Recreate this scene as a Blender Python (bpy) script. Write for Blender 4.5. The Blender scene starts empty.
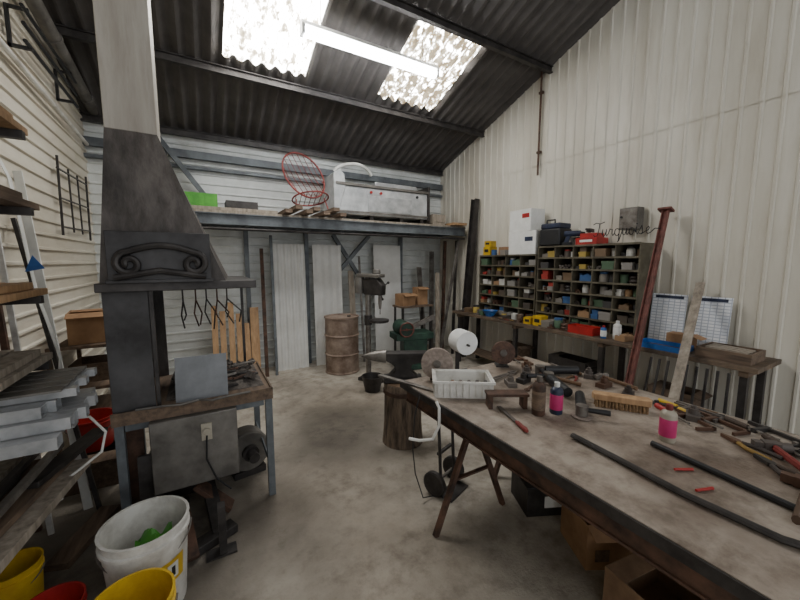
import bpy, bmesh, math, random
from mathutils import Vector, Matrix, Euler
R=random.Random(7)
COL=bpy.context.scene.collection
V=Vector
KIDS={}
# ------------------------------------------------------------------ materials
def lin(c):
    return tuple(((x/255)/12.92 if x/255<=.04045 else ((x/255+.055)/1.055)**2.4) for x in c)+(1,)
def mat(name,c,c2=None,rough=.6,metal=0,scale=6,bump=.15,lo=.35,hi=.7,stretch=None,emit=0,alpha=1):
    m=bpy.data.materials.new(name); m.use_nodes=True
    nt=m.node_tree; N=nt.nodes; Lk=nt.links; bs=N['Principled BSDF']
    c2=c2 or tuple(x*.6 for x in c)
    tc=N.new('ShaderNodeTexCoord'); mp=N.new('ShaderNodeMapping'); Lk.new(tc.outputs['Object'],mp.inputs[0])
    if stretch: mp.inputs['Scale'].default_value=stretch
    no=N.new('ShaderNodeTexNoise'); no.inputs['Scale'].default_value=scale; no.inputs['Detail'].default_value=6; no.inputs['Roughness'].default_value=.65
    Lk.new(mp.outputs[0],no.inputs[0])
    cr=N.new('ShaderNodeValToRGB'); cr.color_ramp.elements[0].position=lo; cr.color_ramp.elements[1].position=hi
    cr.color_ramp.elements[0].color=lin(c2); cr.color_ramp.elements[1].color=lin(c)
    Lk.new(no.outputs['Fac'],cr.inputs[0]); Lk.new(cr.outputs[0],bs.inputs['Base Color'])
    bs.inputs['Roughness'].default_value=rough; bs.inputs['Metallic'].default_value=metal
    if bump:
        bp=N.new('ShaderNodeBump'); bp.inputs['Strength'].default_value=bump; bp.inputs['Distance'].default_value=.01
        Lk.new(no.outputs['Fac'],bp.inputs['Height']); Lk.new(bp.outputs[0],bs.inputs['Normal'])
    if emit:
        bs.inputs['Emission Strength'].default_value=emit
        Lk.new(cr.outputs[0],bs.inputs['Emission Color'])
    return m
def randmat(name,cols,rough=.6,metal=0):
    m=bpy.data.materials.new(name); m.use_nodes=True
    nt=m.node_tree; N=nt.nodes; Lk=nt.links; bs=N['Principled BSDF']
    oi=N.new('ShaderNodeObjectInfo'); cr=N.new('ShaderNodeValToRGB'); cr.color_ramp.interpolation='CONSTANT'
    while len(cr.color_ramp.elements)<len(cols): cr.color_ramp.elements.new(.5)
    for i,c in enumerate(cols):
        cr.color_ramp.elements[i].position=i/len(cols); cr.color_ramp.elements[i].color=lin(c)
    no=N.new('ShaderNodeTexNoise'); no.inputs['Scale'].default_value=25
    mx=N.new('ShaderNodeMix'); mx.data_type='RGBA'; mx.blend_type='MULTIPLY'; mx.inputs[0].default_value=.35
    Lk.new(oi.outputs['Random'],cr.inputs[0]); Lk.new(cr.outputs[0],mx.inputs[6]); Lk.new(no.outputs['Fac'],mx.inputs[7])
    Lk.new(mx.outputs[2],bs.inputs['Base Color']); bs.inputs['Roughness'].default_value=rough; bs.inputs['Metallic'].default_value=metal
    return m
M={}
M['backclad']=mat('grey_cladding',(228,231,229),(178,180,176),.5,0,1.5,.03,.3,.65)
M['roof']=mat('fibre_cement',(96,92,89),(72,68,66),.8,0,2.2,.05)
M['steelblue']=mat('painted_steel',(120,126,130),(80,84,88),.5,.2,5,.05)
M['steel']=mat('bare_steel',(150,146,140),(88,80,74),.42,.5,7,.08)
M['dsteel']=mat('dark_steel',(78,74,72),(44,41,40),.5,.4,8,.12)
M['rust']=mat('rusty_steel',(112,82,66),(58,45,38),.75,.2,9,.25)
M['redrust']=mat('red_primer_rust',(134,82,72),(80,48,42),.7,.1,12,.15)
M['firebox']=mat('dark_firebox',(90,89,90),(52,50,50),.6,.3,3,.08)
M['sheet']=mat('grey_sheet',(134,130,124),(86,82,77),.5,.3,4,.04)
M['gsheet']=mat('propped_sheet',(140,142,144),(106,108,111),.5,.4,3,.03)
M['alu']=mat('aluminium',(206,207,208),(158,160,162),.35,.4,6,.0)
M['trailer']=mat('silver_panel',(216,218,218),(162,164,166),.4,.3,4,.03)
M['panel']=mat('white_panel',(232,232,229),(206,205,200),.5,0,2,.01)
M['wood']=mat('pine_wood',(192,156,116),(146,112,78),.7,0,4,.1,.3,.7,(6,6,.6))
M['oldwood']=mat('old_wood',(128,107,88),(72,60,51),.8,0,4,.2,.3,.7,(6,.8,6))
M['greywood']=mat('weathered_wood',(174,163,148),(112,102,90),.8,0,4,.2,.3,.7,(5,5,.8))
M['bench']=mat('bench_wood',(122,103,84),(68,58,49),.75,0,5,.2)
M['rackwood']=mat('rack_metal',(116,110,92),(74,68,56),.6,.2,6,.1)
M['white']=mat('white_plastic',(234,234,230),(206,206,200),.45,0,5,.02)
M['dwhite']=mat('dirty_white',(220,218,212),(162,156,147),.5,0,5,.05,.28,.58)
M['paper']=mat('paper',(238,238,236),(222,222,218),.9,0,8,.05)
M['card']=mat('cardboard',(174,137,101),(140,107,77),.85,0,5,.04)
M['oldcard']=mat('dusty_cardboard',(156,126,96),(118,92,70),.85,0,5,.04)
M['black']=mat('black_rubber',(38,38,40),(24,24,26),.5,0,8,.05)
M['ink']=mat('blackened_iron',(22,20,20),(12,12,12),.6,0,8,.02)
M['red']=mat('red_plastic',(196,46,42),(146,34,32),.4,0,5,.03)
M['dred']=mat('dull_red_wire',(156,66,60),(104,46,42),.55,.1,9,.05)
M['pink']=mat('magenta_label',(206,60,120),(180,40,100),.45,0,5,.02)
M['yellow']=mat('yellow_plastic',(226,190,40),(186,148,28),.4,0,5,.03)
M['green']=mat('green_plastic',(92,172,60),(60,132,44),.45,0,5,.03)
M['dgreen']=mat('machine_green',(56,90,74),(34,56,48),.5,.1,7,.06)
M['blue']=mat('blue_plastic',(44,108,184),(34,80,140),.4,0,5,.03)
M['navy']=mat('navy_plastic',(44,56,86),(28,34,52),.5,0,5,.03)
M['beige']=mat('beige_paint',(190,184,168),(150,140,124),.5,.1,5,.05)
M['bark']=mat('bark',(132,115,98),(60,51,44),.9,0,5,.8,.35,.65,(5,5,.8))
M['endgrain']=mat('end_grain',(160,134,106),(110,86,68),.85,0,8,.3)
M['drum']=mat('rusty_drum',(168,150,135),(102,80,66),.65,.1,4,.1)
M['ash']=mat('ash',(112,104,97),(50,45,42),.95,0,20,1.0)
M['abras']=mat('abrasive',(170,156,146),(130,116,106),.9,0,40,.3)
M['wheelb']=mat('brown_wheel',(112,86,72),(70,54,48),.85,0,30,.3)
M['bristle']=mat('bristle',(160,130,94),(96,74,52),.9,0,60,.6)
M['glass']=mat('lamp_diffuser',(255,255,255),(245,250,255),.4,0,2,0,emit=40)
M['tool']=randmat('tool_steel',[(98,90,85),(74,66,62),(122,114,107),(98,72,58),(64,60,58),(112,84,66)],.55,.25)
M['handle']=randmat('tool_handles',[(124,94,66),(104,80,58),(72,64,60),(112,84,60),(92,72,56),(134,50,44),(80,66,56),(150,120,60)],.65)
M['carton']=randmat('small_goods',[(172,136,100),(208,206,199),(70,68,68),(56,96,148),(94,84,74),(140,133,124),(186,160,78),(112,94,80),(150,146,140),(84,110,84),(124,100,76),(216,214,208),(170,58,50),(80,72,66)],.6)
M['lid']=randmat('lids',[(50,50,52),(180,54,48),(214,214,206),(60,100,150),(130,124,118)],.5)
def mixramp(N,Lk,src,stops):
    r=N.new('ShaderNodeValToRGB')
    r.color_ramp.elements[0].position,r.color_ramp.elements[0].color=stops[0]
    r.color_ramp.elements[1].position,r.color_ramp.elements[1].color=stops[-1]
    Lk.new(src,r.inputs[0]); return r
def stained(name,ca,cb,sa,dirt,bumps,rough=.8,metal=0,fac=.7,s2=9,spots=(),stretch=(1,1,1),lo=.33,hi=.55):
    m=bpy.data.materials.new(name); m.use_nodes=True
    nt=m.node_tree; N=nt.nodes; Lk=nt.links; bs=N['Principled BSDF']
    tc=N.new('ShaderNodeTexCoord'); mp=N.new('ShaderNodeMapping'); mp.inputs['Scale'].default_value=stretch; Lk.new(tc.outputs['Object'],mp.inputs[0])
    def noise(s,d=6,r=.6):
        n=N.new('ShaderNodeTexNoise'); n.inputs['Scale'].default_value=s; n.inputs['Detail'].default_value=d; n.inputs['Roughness'].default_value=r
        Lk.new(mp.outputs[0],n.inputs[0]); return n
    a=noise(sa); b=noise(s2,8,.7); c=noise(60,4)
    r1=mixramp(N,Lk,a.outputs['Fac'],[(.36,lin(cb)),(.62,lin(ca))])
    r2=mixramp(N,Lk,b.outputs['Fac'],[(lo,dirt),(hi,(1,1,1,1))])
    mx=N.new('ShaderNodeMix'); mx.data_type='RGBA'; mx.blend_type='MULTIPLY'; mx.inputs[0].default_value=fac
    Lk.new(r1.outputs[0],mx.inputs[6]); Lk.new(r2.outputs[0],mx.inputs[7]); out=mx.outputs[2]
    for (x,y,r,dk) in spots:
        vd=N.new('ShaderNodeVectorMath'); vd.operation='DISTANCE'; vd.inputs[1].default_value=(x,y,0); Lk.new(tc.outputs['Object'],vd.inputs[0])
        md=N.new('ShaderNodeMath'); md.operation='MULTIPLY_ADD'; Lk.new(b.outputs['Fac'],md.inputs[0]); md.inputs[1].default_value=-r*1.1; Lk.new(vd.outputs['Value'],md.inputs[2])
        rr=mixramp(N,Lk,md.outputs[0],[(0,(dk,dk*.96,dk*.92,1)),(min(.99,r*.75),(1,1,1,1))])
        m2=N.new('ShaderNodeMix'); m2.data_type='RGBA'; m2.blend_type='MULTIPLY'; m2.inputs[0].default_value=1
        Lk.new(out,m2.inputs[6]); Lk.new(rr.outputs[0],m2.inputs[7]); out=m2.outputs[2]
    Lk.new(out,bs.inputs['Base Color']); bs.inputs['Roughness'].default_value=rough; bs.inputs['Metallic'].default_value=metal
    if bumps:
        bp=N.new('ShaderNodeBump'); bp.inputs['Strength'].default_value=bumps; bp.inputs['Distance'].default_value=.01
        Lk.new(c.outputs['Fac'],bp.inputs['Height']); Lk.new(bp.outputs[0],bs.inputs['Normal'])
    return m
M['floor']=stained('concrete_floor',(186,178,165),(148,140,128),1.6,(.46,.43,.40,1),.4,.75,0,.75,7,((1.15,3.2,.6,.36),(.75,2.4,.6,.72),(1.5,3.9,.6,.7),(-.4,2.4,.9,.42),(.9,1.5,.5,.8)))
M['table']=stained('worn_tabletop',(168,156,143),(116,101,88),2.6,(.36,.31,.27,1),.35,.5,.05,.85,6)
M['soot']=stained('sooty_plate',(106,99,94),(56,52,49),3,(.38,.34,.32,1),.2,.55,.2,.85,7,(),(1.4,1.4,.5),.38,.6)
M['duct']=stained('galvanised_duct',(184,178,168),(156,149,138),2,(.76,.73,.69,1),.05,.5,.15,.6,9,(),(2,2,.25),.36,.56)
M['cream']=stained('grey_white_cladding',(222,218,206),(200,194,180),1.2,(.82,.79,.73,1),0,.5,0,.5,5,(),(1,1.6,.22),.32,.52)
M['leftclad']=stained('left_cladding',(222,216,202),(194,186,170),1.3,(.80,.76,.70,1),0,.6,0,.5,5,(),(1,.4,1.4),.34,.54)
def skymat(name,lo,hi,sc,st,strength,dk):
    m=bpy.data.materials.new(name); m.use_nodes=True
    nt=m.node_tree; N=nt.nodes; Lk=nt.links; bs=N['Principled BSDF']
    tc=N.new('ShaderNodeTexCoord'); mp=N.new('ShaderNodeMapping'); mp.inputs['Scale'].default_value=st; Lk.new(tc.outputs['Object'],mp.inputs[0])
    n=N.new('ShaderNodeTexNoise'); n.inputs['Scale'].default_value=sc; n.inputs['Detail'].default_value=5; n.inputs['Roughness'].default_value=.7
    Lk.new(mp.outputs[0],n.inputs[0])
    cr=mixramp(N,Lk,n.outputs['Fac'],[(lo,dk),(hi,(1,.99,.95,1))])
    e=cr.color_ramp.elements.new((lo+hi)/2); e.color=tuple(min(1,x*3.5) for x in dk[:3])+(1,)
    Lk.new(cr.outputs[0],bs.inputs['Emission Color']); bs.inputs['Emission Strength'].default_value=strength
    bs.inputs['Base Color'].default_value=(.3,.27,.22,1)
    return m
M['sky1']=skymat('translucent_skylight',.36,.50,9,(1.4,.7,1),26,(.04,.033,.022,1)); M['sky2']=skymat('mossy_skylight',.47,.60,11,(1.8,.9,1),34,(.012,.009,.005,1))
def plannermat():
    m=bpy.data.materials.new('printed_planner'); m.use_nodes=True
    nt=m.node_tree; N=nt.nodes; Lk=nt.links; bs=N['Principled BSDF']
    tc=N.new('ShaderNodeTexCoord'); sp=N.new('ShaderNodeSeparateXYZ'); cb=N.new('ShaderNodeCombineXYZ')
    Lk.new(tc.outputs['Object'],sp.inputs[0]); Lk.new(sp.outputs[1],cb.inputs[0]); Lk.new(sp.outputs[2],cb.inputs[1])
    br=N.new('ShaderNodeTexBrick'); br.offset=0; br.inputs['Scale'].default_value=1; br.inputs['Brick Width'].default_value=.05; br.inputs['Row Height'].default_value=.03; br.inputs['Mortar Size'].default_value=.004
    br.inputs['Color1'].default_value=lin((238,239,241)); br.inputs['Color2'].default_value=lin((222,227,234)); br.inputs['Mortar'].default_value=lin((178,184,196))
    Lk.new(cb.outputs[0],br.inputs[0]); Lk.new(br.outputs[0],bs.inputs['Base Color']); bs.inputs['Roughness'].default_value=.7
    return m
M['planner']=plannermat()
# ------------------------------------------------------------------ mesh builder
def mt(x): return M[x] if isinstance(x,str) else x
class B:
    def __init__(s): s.bm=bmesh.new(); s.mi=0
    def add(s,vs,fs):
        bv=[s.bm.verts.new(v) for v in vs]
        for f in fs:
            try:
                ff=s.bm.faces.new([bv[i] for i in f]); ff.material_index=s.mi
            except ValueError: pass
        return s
    def hexa(s,c):
        return s.add(c,[(0,3,2,1),(4,5,6,7),(0,1,5,4),(1,2,6,5),(2,3,7,6),(3,0,4,7)])
    def box(s,x0,x1,y0,y1,z0,z1):
        return s.hexa([(x0,y0,z0),(x1,y0,z0),(x1,y1,z0),(x0,y1,z0),(x0,y0,z1),(x1,y0,z1),(x1,y1,z1),(x0,y1,z1)])
    def obox(s,c,d,rot=(0,0,0)):
        E=Euler(rot).to_matrix(); c=V(c); h=V(d)/2
        return s.hexa([c+E@V((a*h.x,b*h.y,e*h.z)) for a,b,e in [(-1,-1,-1),(1,-1,-1),(1,1,-1),(-1,1,-1),(-1,-1,1),(1,-1,1),(1,1,1),(-1,1,1)]])
    def bar(s,p,q,w,t,up=(0,0,1)):
        p=V(p);q=V(q);d=(q-p).normalized(); u=V(up)
        if abs(d.dot(u))>.97: u=V((0,1,0))
        a=d.cross(u).normalized()*w/2; b=a.cross(d).normalized()*t/2
        return s.hexa([p-a-b,p+a-b,p+a+b,p-a+b,q-a-b,q+a-b,q+a+b,q-a+b])
    def cyl(s,p,q,r,r2=None,n=16,cap=True):
        r2=r if r2 is None else r2
        p=V(p);q=V(q);d=(q-p).normalized(); u=V((0,0,1)) if abs(d.z)<.9 else V((1,0,0))
        a=d.cross(u).normalized(); b=d.cross(a)
        vs=[];fs=[]
        for i in range(n):
            t=2*math.pi*i/n; e=a*math.cos(t)+b*math.sin(t); vs+= [p+e*r,q+e*r2]
        for i in range(n):
            j=(i+1)%n; fs.append((2*i,2*i+1,2*j+1,2*j))
        if cap: fs+=[tuple(2*i for i in range(n)),tuple(2*i+1 for i in reversed(range(n)))]
        return s.add(vs,fs)
    def lathe(s,prof,n=24,c=(0,0,0),E=None):
        c=V(c); vs=[];fs=[];k=len(prof)
        for i in range(n):
            t=2*math.pi*i/n
            for r,z in prof:
                v=V((r*math.cos(t),r*math.sin(t),z))
                if E is not None: v=E@v
                vs.append(c+v)
        for i in range(n):
            j=(i+1)%n
            for a in range(k-1): fs.append((i*k+a,j*k+a,j*k+a+1,i*k+a+1))
        fs.append(tuple(i*k for i in reversed(range(n)))); fs.append(tuple(i*k+k-1 for i in range(n)))
        return s.add(vs,fs)
    def tube(s,pts,r,n=8,closed=False,flat=None):
        P=[V(p) for p in pts]; k=len(P); vs=[];fs=[]; prev=None
        for i in range(k):
            a=P[(i-1)%k] if (closed or i>0) else P[0]; b=P[(i+1)%k] if (closed or i<k-1) else P[-1]
            d=(b-a).normalized()
            if prev is None:
                u=V((0,0,1)) if abs(d.z)<.9 else V((1,0,0)); x=d.cross(u).normalized()
            else: x=(prev-d*prev.dot(d)).normalized()
            prev=x; y=d.cross(x)
            for j in range(n):
                t=2*math.pi*j/n; vs.append(P[i]+x*math.cos(t)*r+y*math.sin(t)*(flat or r))
        m=k if closed else k-1
        for i in range(m):
            i2=(i+1)%k
            for j in range(n):
                j2=(j+1)%n; fs.append((i*n+j,i*n+j2,i2*n+j2,i2*n+j))
        if not closed: fs+=[tuple(reversed(range(n))),tuple((k-1)*n+j for j in range(n))]
        return s.add(vs,fs)
    def prism(s,pts,vec):
        k=len(pts); vec=V(vec); vs=[V(p) for p in pts]+[V(p)+vec for p in pts]
        fs=[tuple(reversed(range(k))),tuple(range(k,2*k))]+[(i,(i+1)%k,(i+1)%k+k,i+k) for i in range(k)]
        return s.add(vs,fs)
    def ring(s,c,Rr,r,E=None,n=28,m=8,sy=1):
        c=V(c); pts=[]
        for i in range(n):
            t=2*math.pi*i/n; v=V((Rr*math.cos(t),Rr*math.sin(t)*sy,0))
            if E is not None: v=E@v
            pts.append(c+v)
        return s.tube(pts,r,m,True)
    def sph(s,c,r,sc=(1,1,1),n=12):
        prof=[]; 
        for i in range(1,n):
            t=math.pi*i/n; prof.append((r*math.sin(t),-r*math.cos(t)*sc[2]))
        return s.lathe(prof,16,c)
    def tray(s,w,d,h,t=.01,c=(0,0,0)):
        x,y,z=c
        s.box(x-w/2,x+w/2,y-d/2,y+d/2,z,z+t)
        s.box(x-w/2,x+w/2,y-d/2,y-d/2+t,z+t,z+h); s.box(x-w/2,x+w/2,y+d/2-t,y+d/2,z+t,z+h)
        s.box(x-w/2,x-w/2+t,y-d/2+t,y+d/2-t,z+t,z+h); s.box(x+w/2-t,x+w/2,y-d/2+t,y+d/2-t,z+t,z+h)
        return s
    def mesh(s,name,mats):
        bmesh.ops.recalc_face_normals(s.bm,faces=s.bm.faces)
        me=bpy.data.meshes.new(name); s.bm.to_mesh(me); s.bm.free()
        for m in (mats if isinstance(mats,(list,tuple)) else [mats]): me.materials.append(mt(m))
        for p in me.polygons: p.use_smooth=True
        try: me.set_sharp_from_angle(angle=math.radians(35))
        except Exception: pass
        return me
def tag(o,label,cat,group=None):
    o['label']=label; o['category']=cat
    if group: o['group']=group
def solo(name,b,mats,label,cat,loc=(0,0,0),rot=(0,0,0),group=None,bev=0):
    o=bpy.data.objects.new(name,b.mesh(name,mats)); COL.objects.link(o); o.location=loc; o.rotation_euler=rot
    tag(o,label,cat,group); KIDS[o]=[]
    if bev: bevel(o,bev)
    return o
def bevel(o,w):
    m=o.modifiers.new('bevel','BEVEL'); m.width=w; m.segments=2; m.limit_method='ANGLE'; m.angle_limit=math.radians(40)
def node(name,label,cat,loc=(0,0,0),rot=(0,0,0),group=None):
    o=bpy.data.objects.new(name,None); o.empty_display_size=.05; COL.objects.link(o); o.location=loc; o.rotation_euler=rot
    tag(o,label,cat,group); KIDS[o]=[]; return o
def part(name,b,mats,parent,label=None,loc=(0,0,0),rot=(0,0,0),bev=0):
    o=bpy.data.objects.new(name,b.mesh(name,mats)); COL.objects.link(o); o.parent=parent; o.location=loc; o.rotation_euler=rot
    if label: o['label']=label
    KIDS[parent].append(o); KIDS[o]=[]
    if bev: bevel(o,bev)
    return o
def clone(o,loc,rot=None,label=None,scale=None,par=None):
    n=o.copy(); COL.objects.link(n); KIDS[n]=[]
    if par is None:
        n.location=loc
        if rot is not None: n.rotation_euler=rot
        if label: n['label']=label
        if scale: n.scale=scale if isinstance(scale,tuple) else (scale,)*3
    else: n.parent=par; KIDS[par].append(n)
    for c in KIDS[o]: clone(c,None,par=n)
    return n
def struct(name,b,mats):
    o=bpy.data.objects.new(name,b.mesh(name,mats)); COL.objects.link(o); o['kind']='structure'; return o
def barobj(name,p,q,w,t,m,label,cat,group=None,up=(0,0,1),bev=.002):
    p=V(p);q=V(q); b=B().bar((0,0,0),q-p,w,t,up)
    return solo(name,b,m,label,cat,p,group=group,bev=bev)
def lerp(a,b,t): return a+(b-a)*t
# ------------------------------------------------------------------ room shell
XL,XR,YB,YF=-1.15,4.30,5.8,-1.6
def rz(y): return 3.49+.35*(5.8-y)
b=B(); b.box(XL-.1,XR+.1,YF,YB+.1,-.1,0); struct('floor',b,'floor')
SK=[(.34,1.24,3.40,4.47),(2.22,3.16,3.40,4.47)]
per=.15
def roofsheet(b,x0,x1,y0,y1,dz=0):
    n=max(2,int((x1-x0)/per*8)); vs=[];fs=[]
    for i in range(n+1):
        x=lerp(x0,x1,i/n); o=.027*math.cos(2*math.pi*x/per)+dz
        vs+=[(x,y0,rz(y0)+o),(x,y1,rz(y1)+o)]
    for i in range(n): fs.append((2*i,2*i+2,2*i+3,2*i+1))
    b.add(vs,fs)
b=B(); xs=[XL-.1,SK[0][0],SK[0][1],SK[1][0],SK[1][1],XR+.1]
for i in range(5):
    if i in (1,3):
        roofsheet(b,xs[i],xs[i+1],YF,3.40); roofsheet(b,xs[i],xs[i+1],4.47,YB+.1)
    else: roofsheet(b,xs[i],xs[i+1],YF,YB+.1)
struct('ceiling',b,'roof')
for k,(a,c,d,e) in enumerate(SK):
    b=B(); roofsheet(b,a,c,d,e); struct('window_%d'%(k+1),b,'sky%d'%(k+1))
def ribprofile(L,per,rib,dep):
    pts=[(0,0)]; x=0
    while x<L:
        f=per-rib
        pts+=[(min(x+f*.5,L),0),(min(x+f*.5+rib*.25,L),dep),(min(x+f*.5+rib*.75,L),dep),(min(x+f*.5+rib,L),0)]; x+=per
    pts.append((L,0)); return pts
b=B()
for z0,zt,off in ((0,3.12,0),(3.08,None,.010)):
    pr=ribprofile(YB-YF,.135,.036,.013); vs=[];fs=[]
    for u,d in pr:
        y=YF+u; top=zt if zt else rz(y)+.02
        vs+=[(XR-d-off,y,z0),(XR-d-off,y,max(top,z0+.01))]
    for i in range(len(pr)-1): fs.append((2*i,2*i+1,2*i+3,2*i+2))
    b.add(vs,fs)
struct('wall_right',b,'cream')
def hclad(name,axis,c,a0,a1,zmaxf,per,rib,dep,m):
    b=B(); zt=max(zmaxf(a0),zmaxf(a1)); pr=ribprofile(zt,per,rib,dep)
    n=1 if zmaxf(a0)==zmaxf(a1) else 24
    for k in range(n):
        u0=lerp(a0,a1,k/n); u1=lerp(a0,a1,(k+1)/n); vs=[];fs=[]
        for z,d in pr:
            za=min(z,zmaxf(u0)); zb=min(z,zmaxf(u1))
            if axis=='y': vs+=[(u0,c-d,za),(u1,c-d,zb)]
            else: vs+=[(c+d,u0,za),(c+d,u1,zb)]
        for i in range(len(pr)-1): fs.append((2*i,2*i+1,2*i+3,2*i+2))
        b.add(vs,fs)
    struct(name,b,m)
hclad('wall_back','y',YB,XL-.05,XR+.05,lambda u:3.50,.125,.035,.018,'backclad')
hclad('wall_left','x',XL,YF,YB,lambda y:rz(y)+.01,.125,.035,.018,'leftclad')
k=1
for y in (5.72,4.58,3.30,2.1,.9,-.3,-1.5):
    b=B(); z=rz(y)-.035; h=.085
    b.box(XL,XR-.02,y-.028,y+.028,z-h,z-h+.01); b.box(XL,XR-.02,y-.028,y+.028,z-.01,z); b.box(XL,XR-.02,y-.005,y+.005,z-h+.01,z-.01)
    struct('trim_%d'%k,b,'dsteel'); k+=1
for z,h in ((3.12,.10),(2.98,.04)):
    b=B(); b.box(XL,XR-.03,5.70,5.78,z,z+h); struct('trim_%d'%k,b,'steelblue'); k+=1
# ------------------------------------------------------------------ fluorescent lamp
lp=node('fluorescent_lamp','long lit fluorescent tube fitting hung under the roof','lamp',(1.76,3.56,3.90))
b=B().prism([(-.80,-.045,.05),(-.80,.045,.05),(-.80,.03,.09),(-.80,-.03,.09)],(1.6,0,0)); b.box(-.80,-.77,-.05,.05,-.03,.05); b.box(.77,.80,-.05,.05,-.03,.05)
part('housing',b,'white',lp)
b=B().cyl((-.77,0,0),(.77,0,0),.045,n=14); part('tube',b,'glass',lp)
for x in (-.6,.6):
    b=B().cyl((x,0,.08),(x,0,rz(3.56)-3.90-.0),.004,n=6); part('hanging_wire',b,'dsteel',lp)
# ------------------------------------------------------------------ mezzanine shelf
mz=node('storage_platform','steel beam storage platform along the cladding wall','platform',(0,0,0))
def ibeam(b,x0,x1,y,z0,h,w=.07):
    b.box(x0,x1,y-w/2,y+w/2,z0,z0+.012); b.box(x0,x1,y-w/2,y+w/2,z0+h-.012,z0+h); b.box(x0,x1,y-.005,y+.005,z0+.012,z0+h-.012)
b=B(); ibeam(b,-.1,4.22,4.95,2.17,.14); part('beam',b,'steelblue',mz)
b=B(); ibeam(b,-.1,4.22,5.62,2.17,.14); part('beam',b,'steelblue',mz)
for x in (-.08,.6,1.3,2.0,2.7,3.4,4.1): part('joist',B().box(x,x+.05,4.99,5.58,2.2,2.27),'steelblue',mz)
for i in range(5): part('deck_board',B().box(-.1,4.22,4.93+i*.165,4.93+i*.165+.155,2.31,2.34),'greywood',mz)
for p,q in (((-.45,5.66,3.42),(.3,5.66,2.36)),((.62,5.7,2.17),(.62,5.7,0)),((1.52,5.7,2.17),(1.52,5.7,0)),((3.3,5.7,2.17),(3.3,5.7,0)),((1.95,5.62,2.15),(2.65,5.62,1.1)),((2.6,5.6,2.15),(2.0,5.6,1.5))):
    b=B().bar(p,q,.06,.06); part('post' if p[0]==q[0] else 'brace',b,'steelblue',mz)
part('rail',B().cyl((-.1,4.95,2.12),(4.22,4.95,2.12),.02,n=8),'dsteel',mz)
mc=node('trailer_body','silver white metal trailer body stored on the platform','trailer',(1.82,5.02,2.345))
b=B().prism([(0,0,.08),(0,.52,.08),(0,.52,.50),(0,0,.50)],(1.62,0,0)); part('body',b,'trailer',mc,bev=.012)
for x in (.08,.55,1.1,1.50): part('foot',B().box(x,x+.06,.03,.47,0,.08),'dsteel',mc)
part('front_panel',B().box(.5,1.3,-.012,0,.14,.38),'alu',mc,bev=.003)
part('top_rim',B().box(-.02,1.64,-.025,.545,.50,.54),'sheet',mc,bev=.004); part('bottom_rim',B().box(-.02,1.64,-.02,0,.10,.13),'sheet',mc)
b=B().prism([(-.05,-.01,.08),(.02,-.01,.08),(.14,-.01,.50),(.12,-.01,.66),(.04,-.01,.72),(-.05,-.01,.66)],(0,.5,0)); part('raised_end',b,'trailer',mc,bev=.01)
part('end_frame',B().box(1.62,1.66,-.02,.5,.06,.62),'dsteel',mc)
part('upper_box',B().box(.7,1.5,.15,.5,.54,.64),'alu',mc,bev=.01)
for x in (.55,1.4,.72): part('lamp_lens',B().cyl((x,-.012,.43),(x,-.03,.43),.022,n=12),'red' if x<1 else 'black',mc)
b=B().tube([(.0+.62*t,.18-.1*math.sin(t*3),.12*math.sin(math.pi*t)**.6) for t in [i/14 for i in range(15)]],.026,8)
solo('bent_tube',b,'white','white bent tube lying over the silver trailer body','tube',(1.86,5.06,2.345+.74))
# red bent wire frame: large leaning oval with wires plus a smaller seat loop
wb=node('wire_frame','dull red bent wire frame leaning on the platform','wire frame',(1.42,5.18,2.37))
def oval(c,a,bb,u,v,n=32): return [V(c)+V(u)*math.cos(2*math.pi*i/n)*a+V(v)*math.sin(2*math.pi*i/n)*bb for i in range(n)]
u1=V((.80,.10,.30)).normalized(); v1=V((-.42,.25,.87)).normalized()
C1=V((-.04,.0,.50)); part('back_loop',B().tube(oval(C1,.27,.36,u1,v1),.013,8,True),'dred',wb)
u2=V((.95,-.1,.1)).normalized(); v2=V((.1,.9,-.3)).normalized(); C2=V((.04,-.03,.17)); part('seat_loop',B().tube(oval(C2,.26,.22,u2,v2),.011,8,True),'dred',wb)
for i in range(-3,4):
    s_=i*.26/3.6; h=.36*math.sqrt(1-(s_/.27)**2)
    p=C1+u1*s_+v1*h; q=C1+u1*s_-v1*h; part('wire',B().tube([p,(p+q)/2+V((0,.05,0)),q],.005,5),'dred',wb)
    h2=.22*math.sqrt(1-(s_/.27)**2); part('wire',B().tube([C2+u2*s_+v2*h2,C2+u2*s_-v2*h2+V((0,0,-.0))],.005,5),'dred',wb)
for s_ in (-1,1): part('leg',B().tube([C2+u2*.2*s_,C2+u2*.24*s_+V((0,-.05,-.165))],.009,6),'dred',wb)
for i in range(7):
    x=1.05+i*.125
    barobj('wooden_plank',(x,4.72-.04*(i%3),2.367+.052*(i%2)),(x-.02,5.60,2.367+.052*(i%2)),.09,.05,'oldwood','dark old timber plank stacked on the platform','plank','timber planks on the platform')
wb.location.z=2.45
for i in range(3):
    barobj('wooden_plank',(-.15+.02*i,5.02+.2*i,2.362),(.95,5.02+.2*i,2.362),.16,.04,'greywood','grey timber plank stacked on the platform','plank','timber planks on the platform')
b=B().tray(.40,.3,.17,.012)
for i in range(6): b.box(-.18+.06*i,-.16+.06*i,-.156,-.15,.03,.15)
solo('plastic_crate',b,'green','bright green plastic crate on the storage platform','crate',(.04,5.2,2.385))
b=B().tray(.26,.4,.18,.015); b.box(-.14,.14,-.21,-.195,.05,.09)
solo('wooden_box',b,'greywood','small open wooden box on the platform end','box',(3.68,5.2,2.345))
for i in range(3):
    barobj('wooden_plank',(3.9+.1*i,4.8,2.362),(3.9+.1*i,5.65,2.362),.09,.04,'wood','pale timber plank lying on the platform','plank','timber planks on the platform')
solo('metal_tray',B().tray(.4,.3,.14,.01),'dsteel','dark metal tray on the storage platform','tray',(.55,5.42,2.385))
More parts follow.
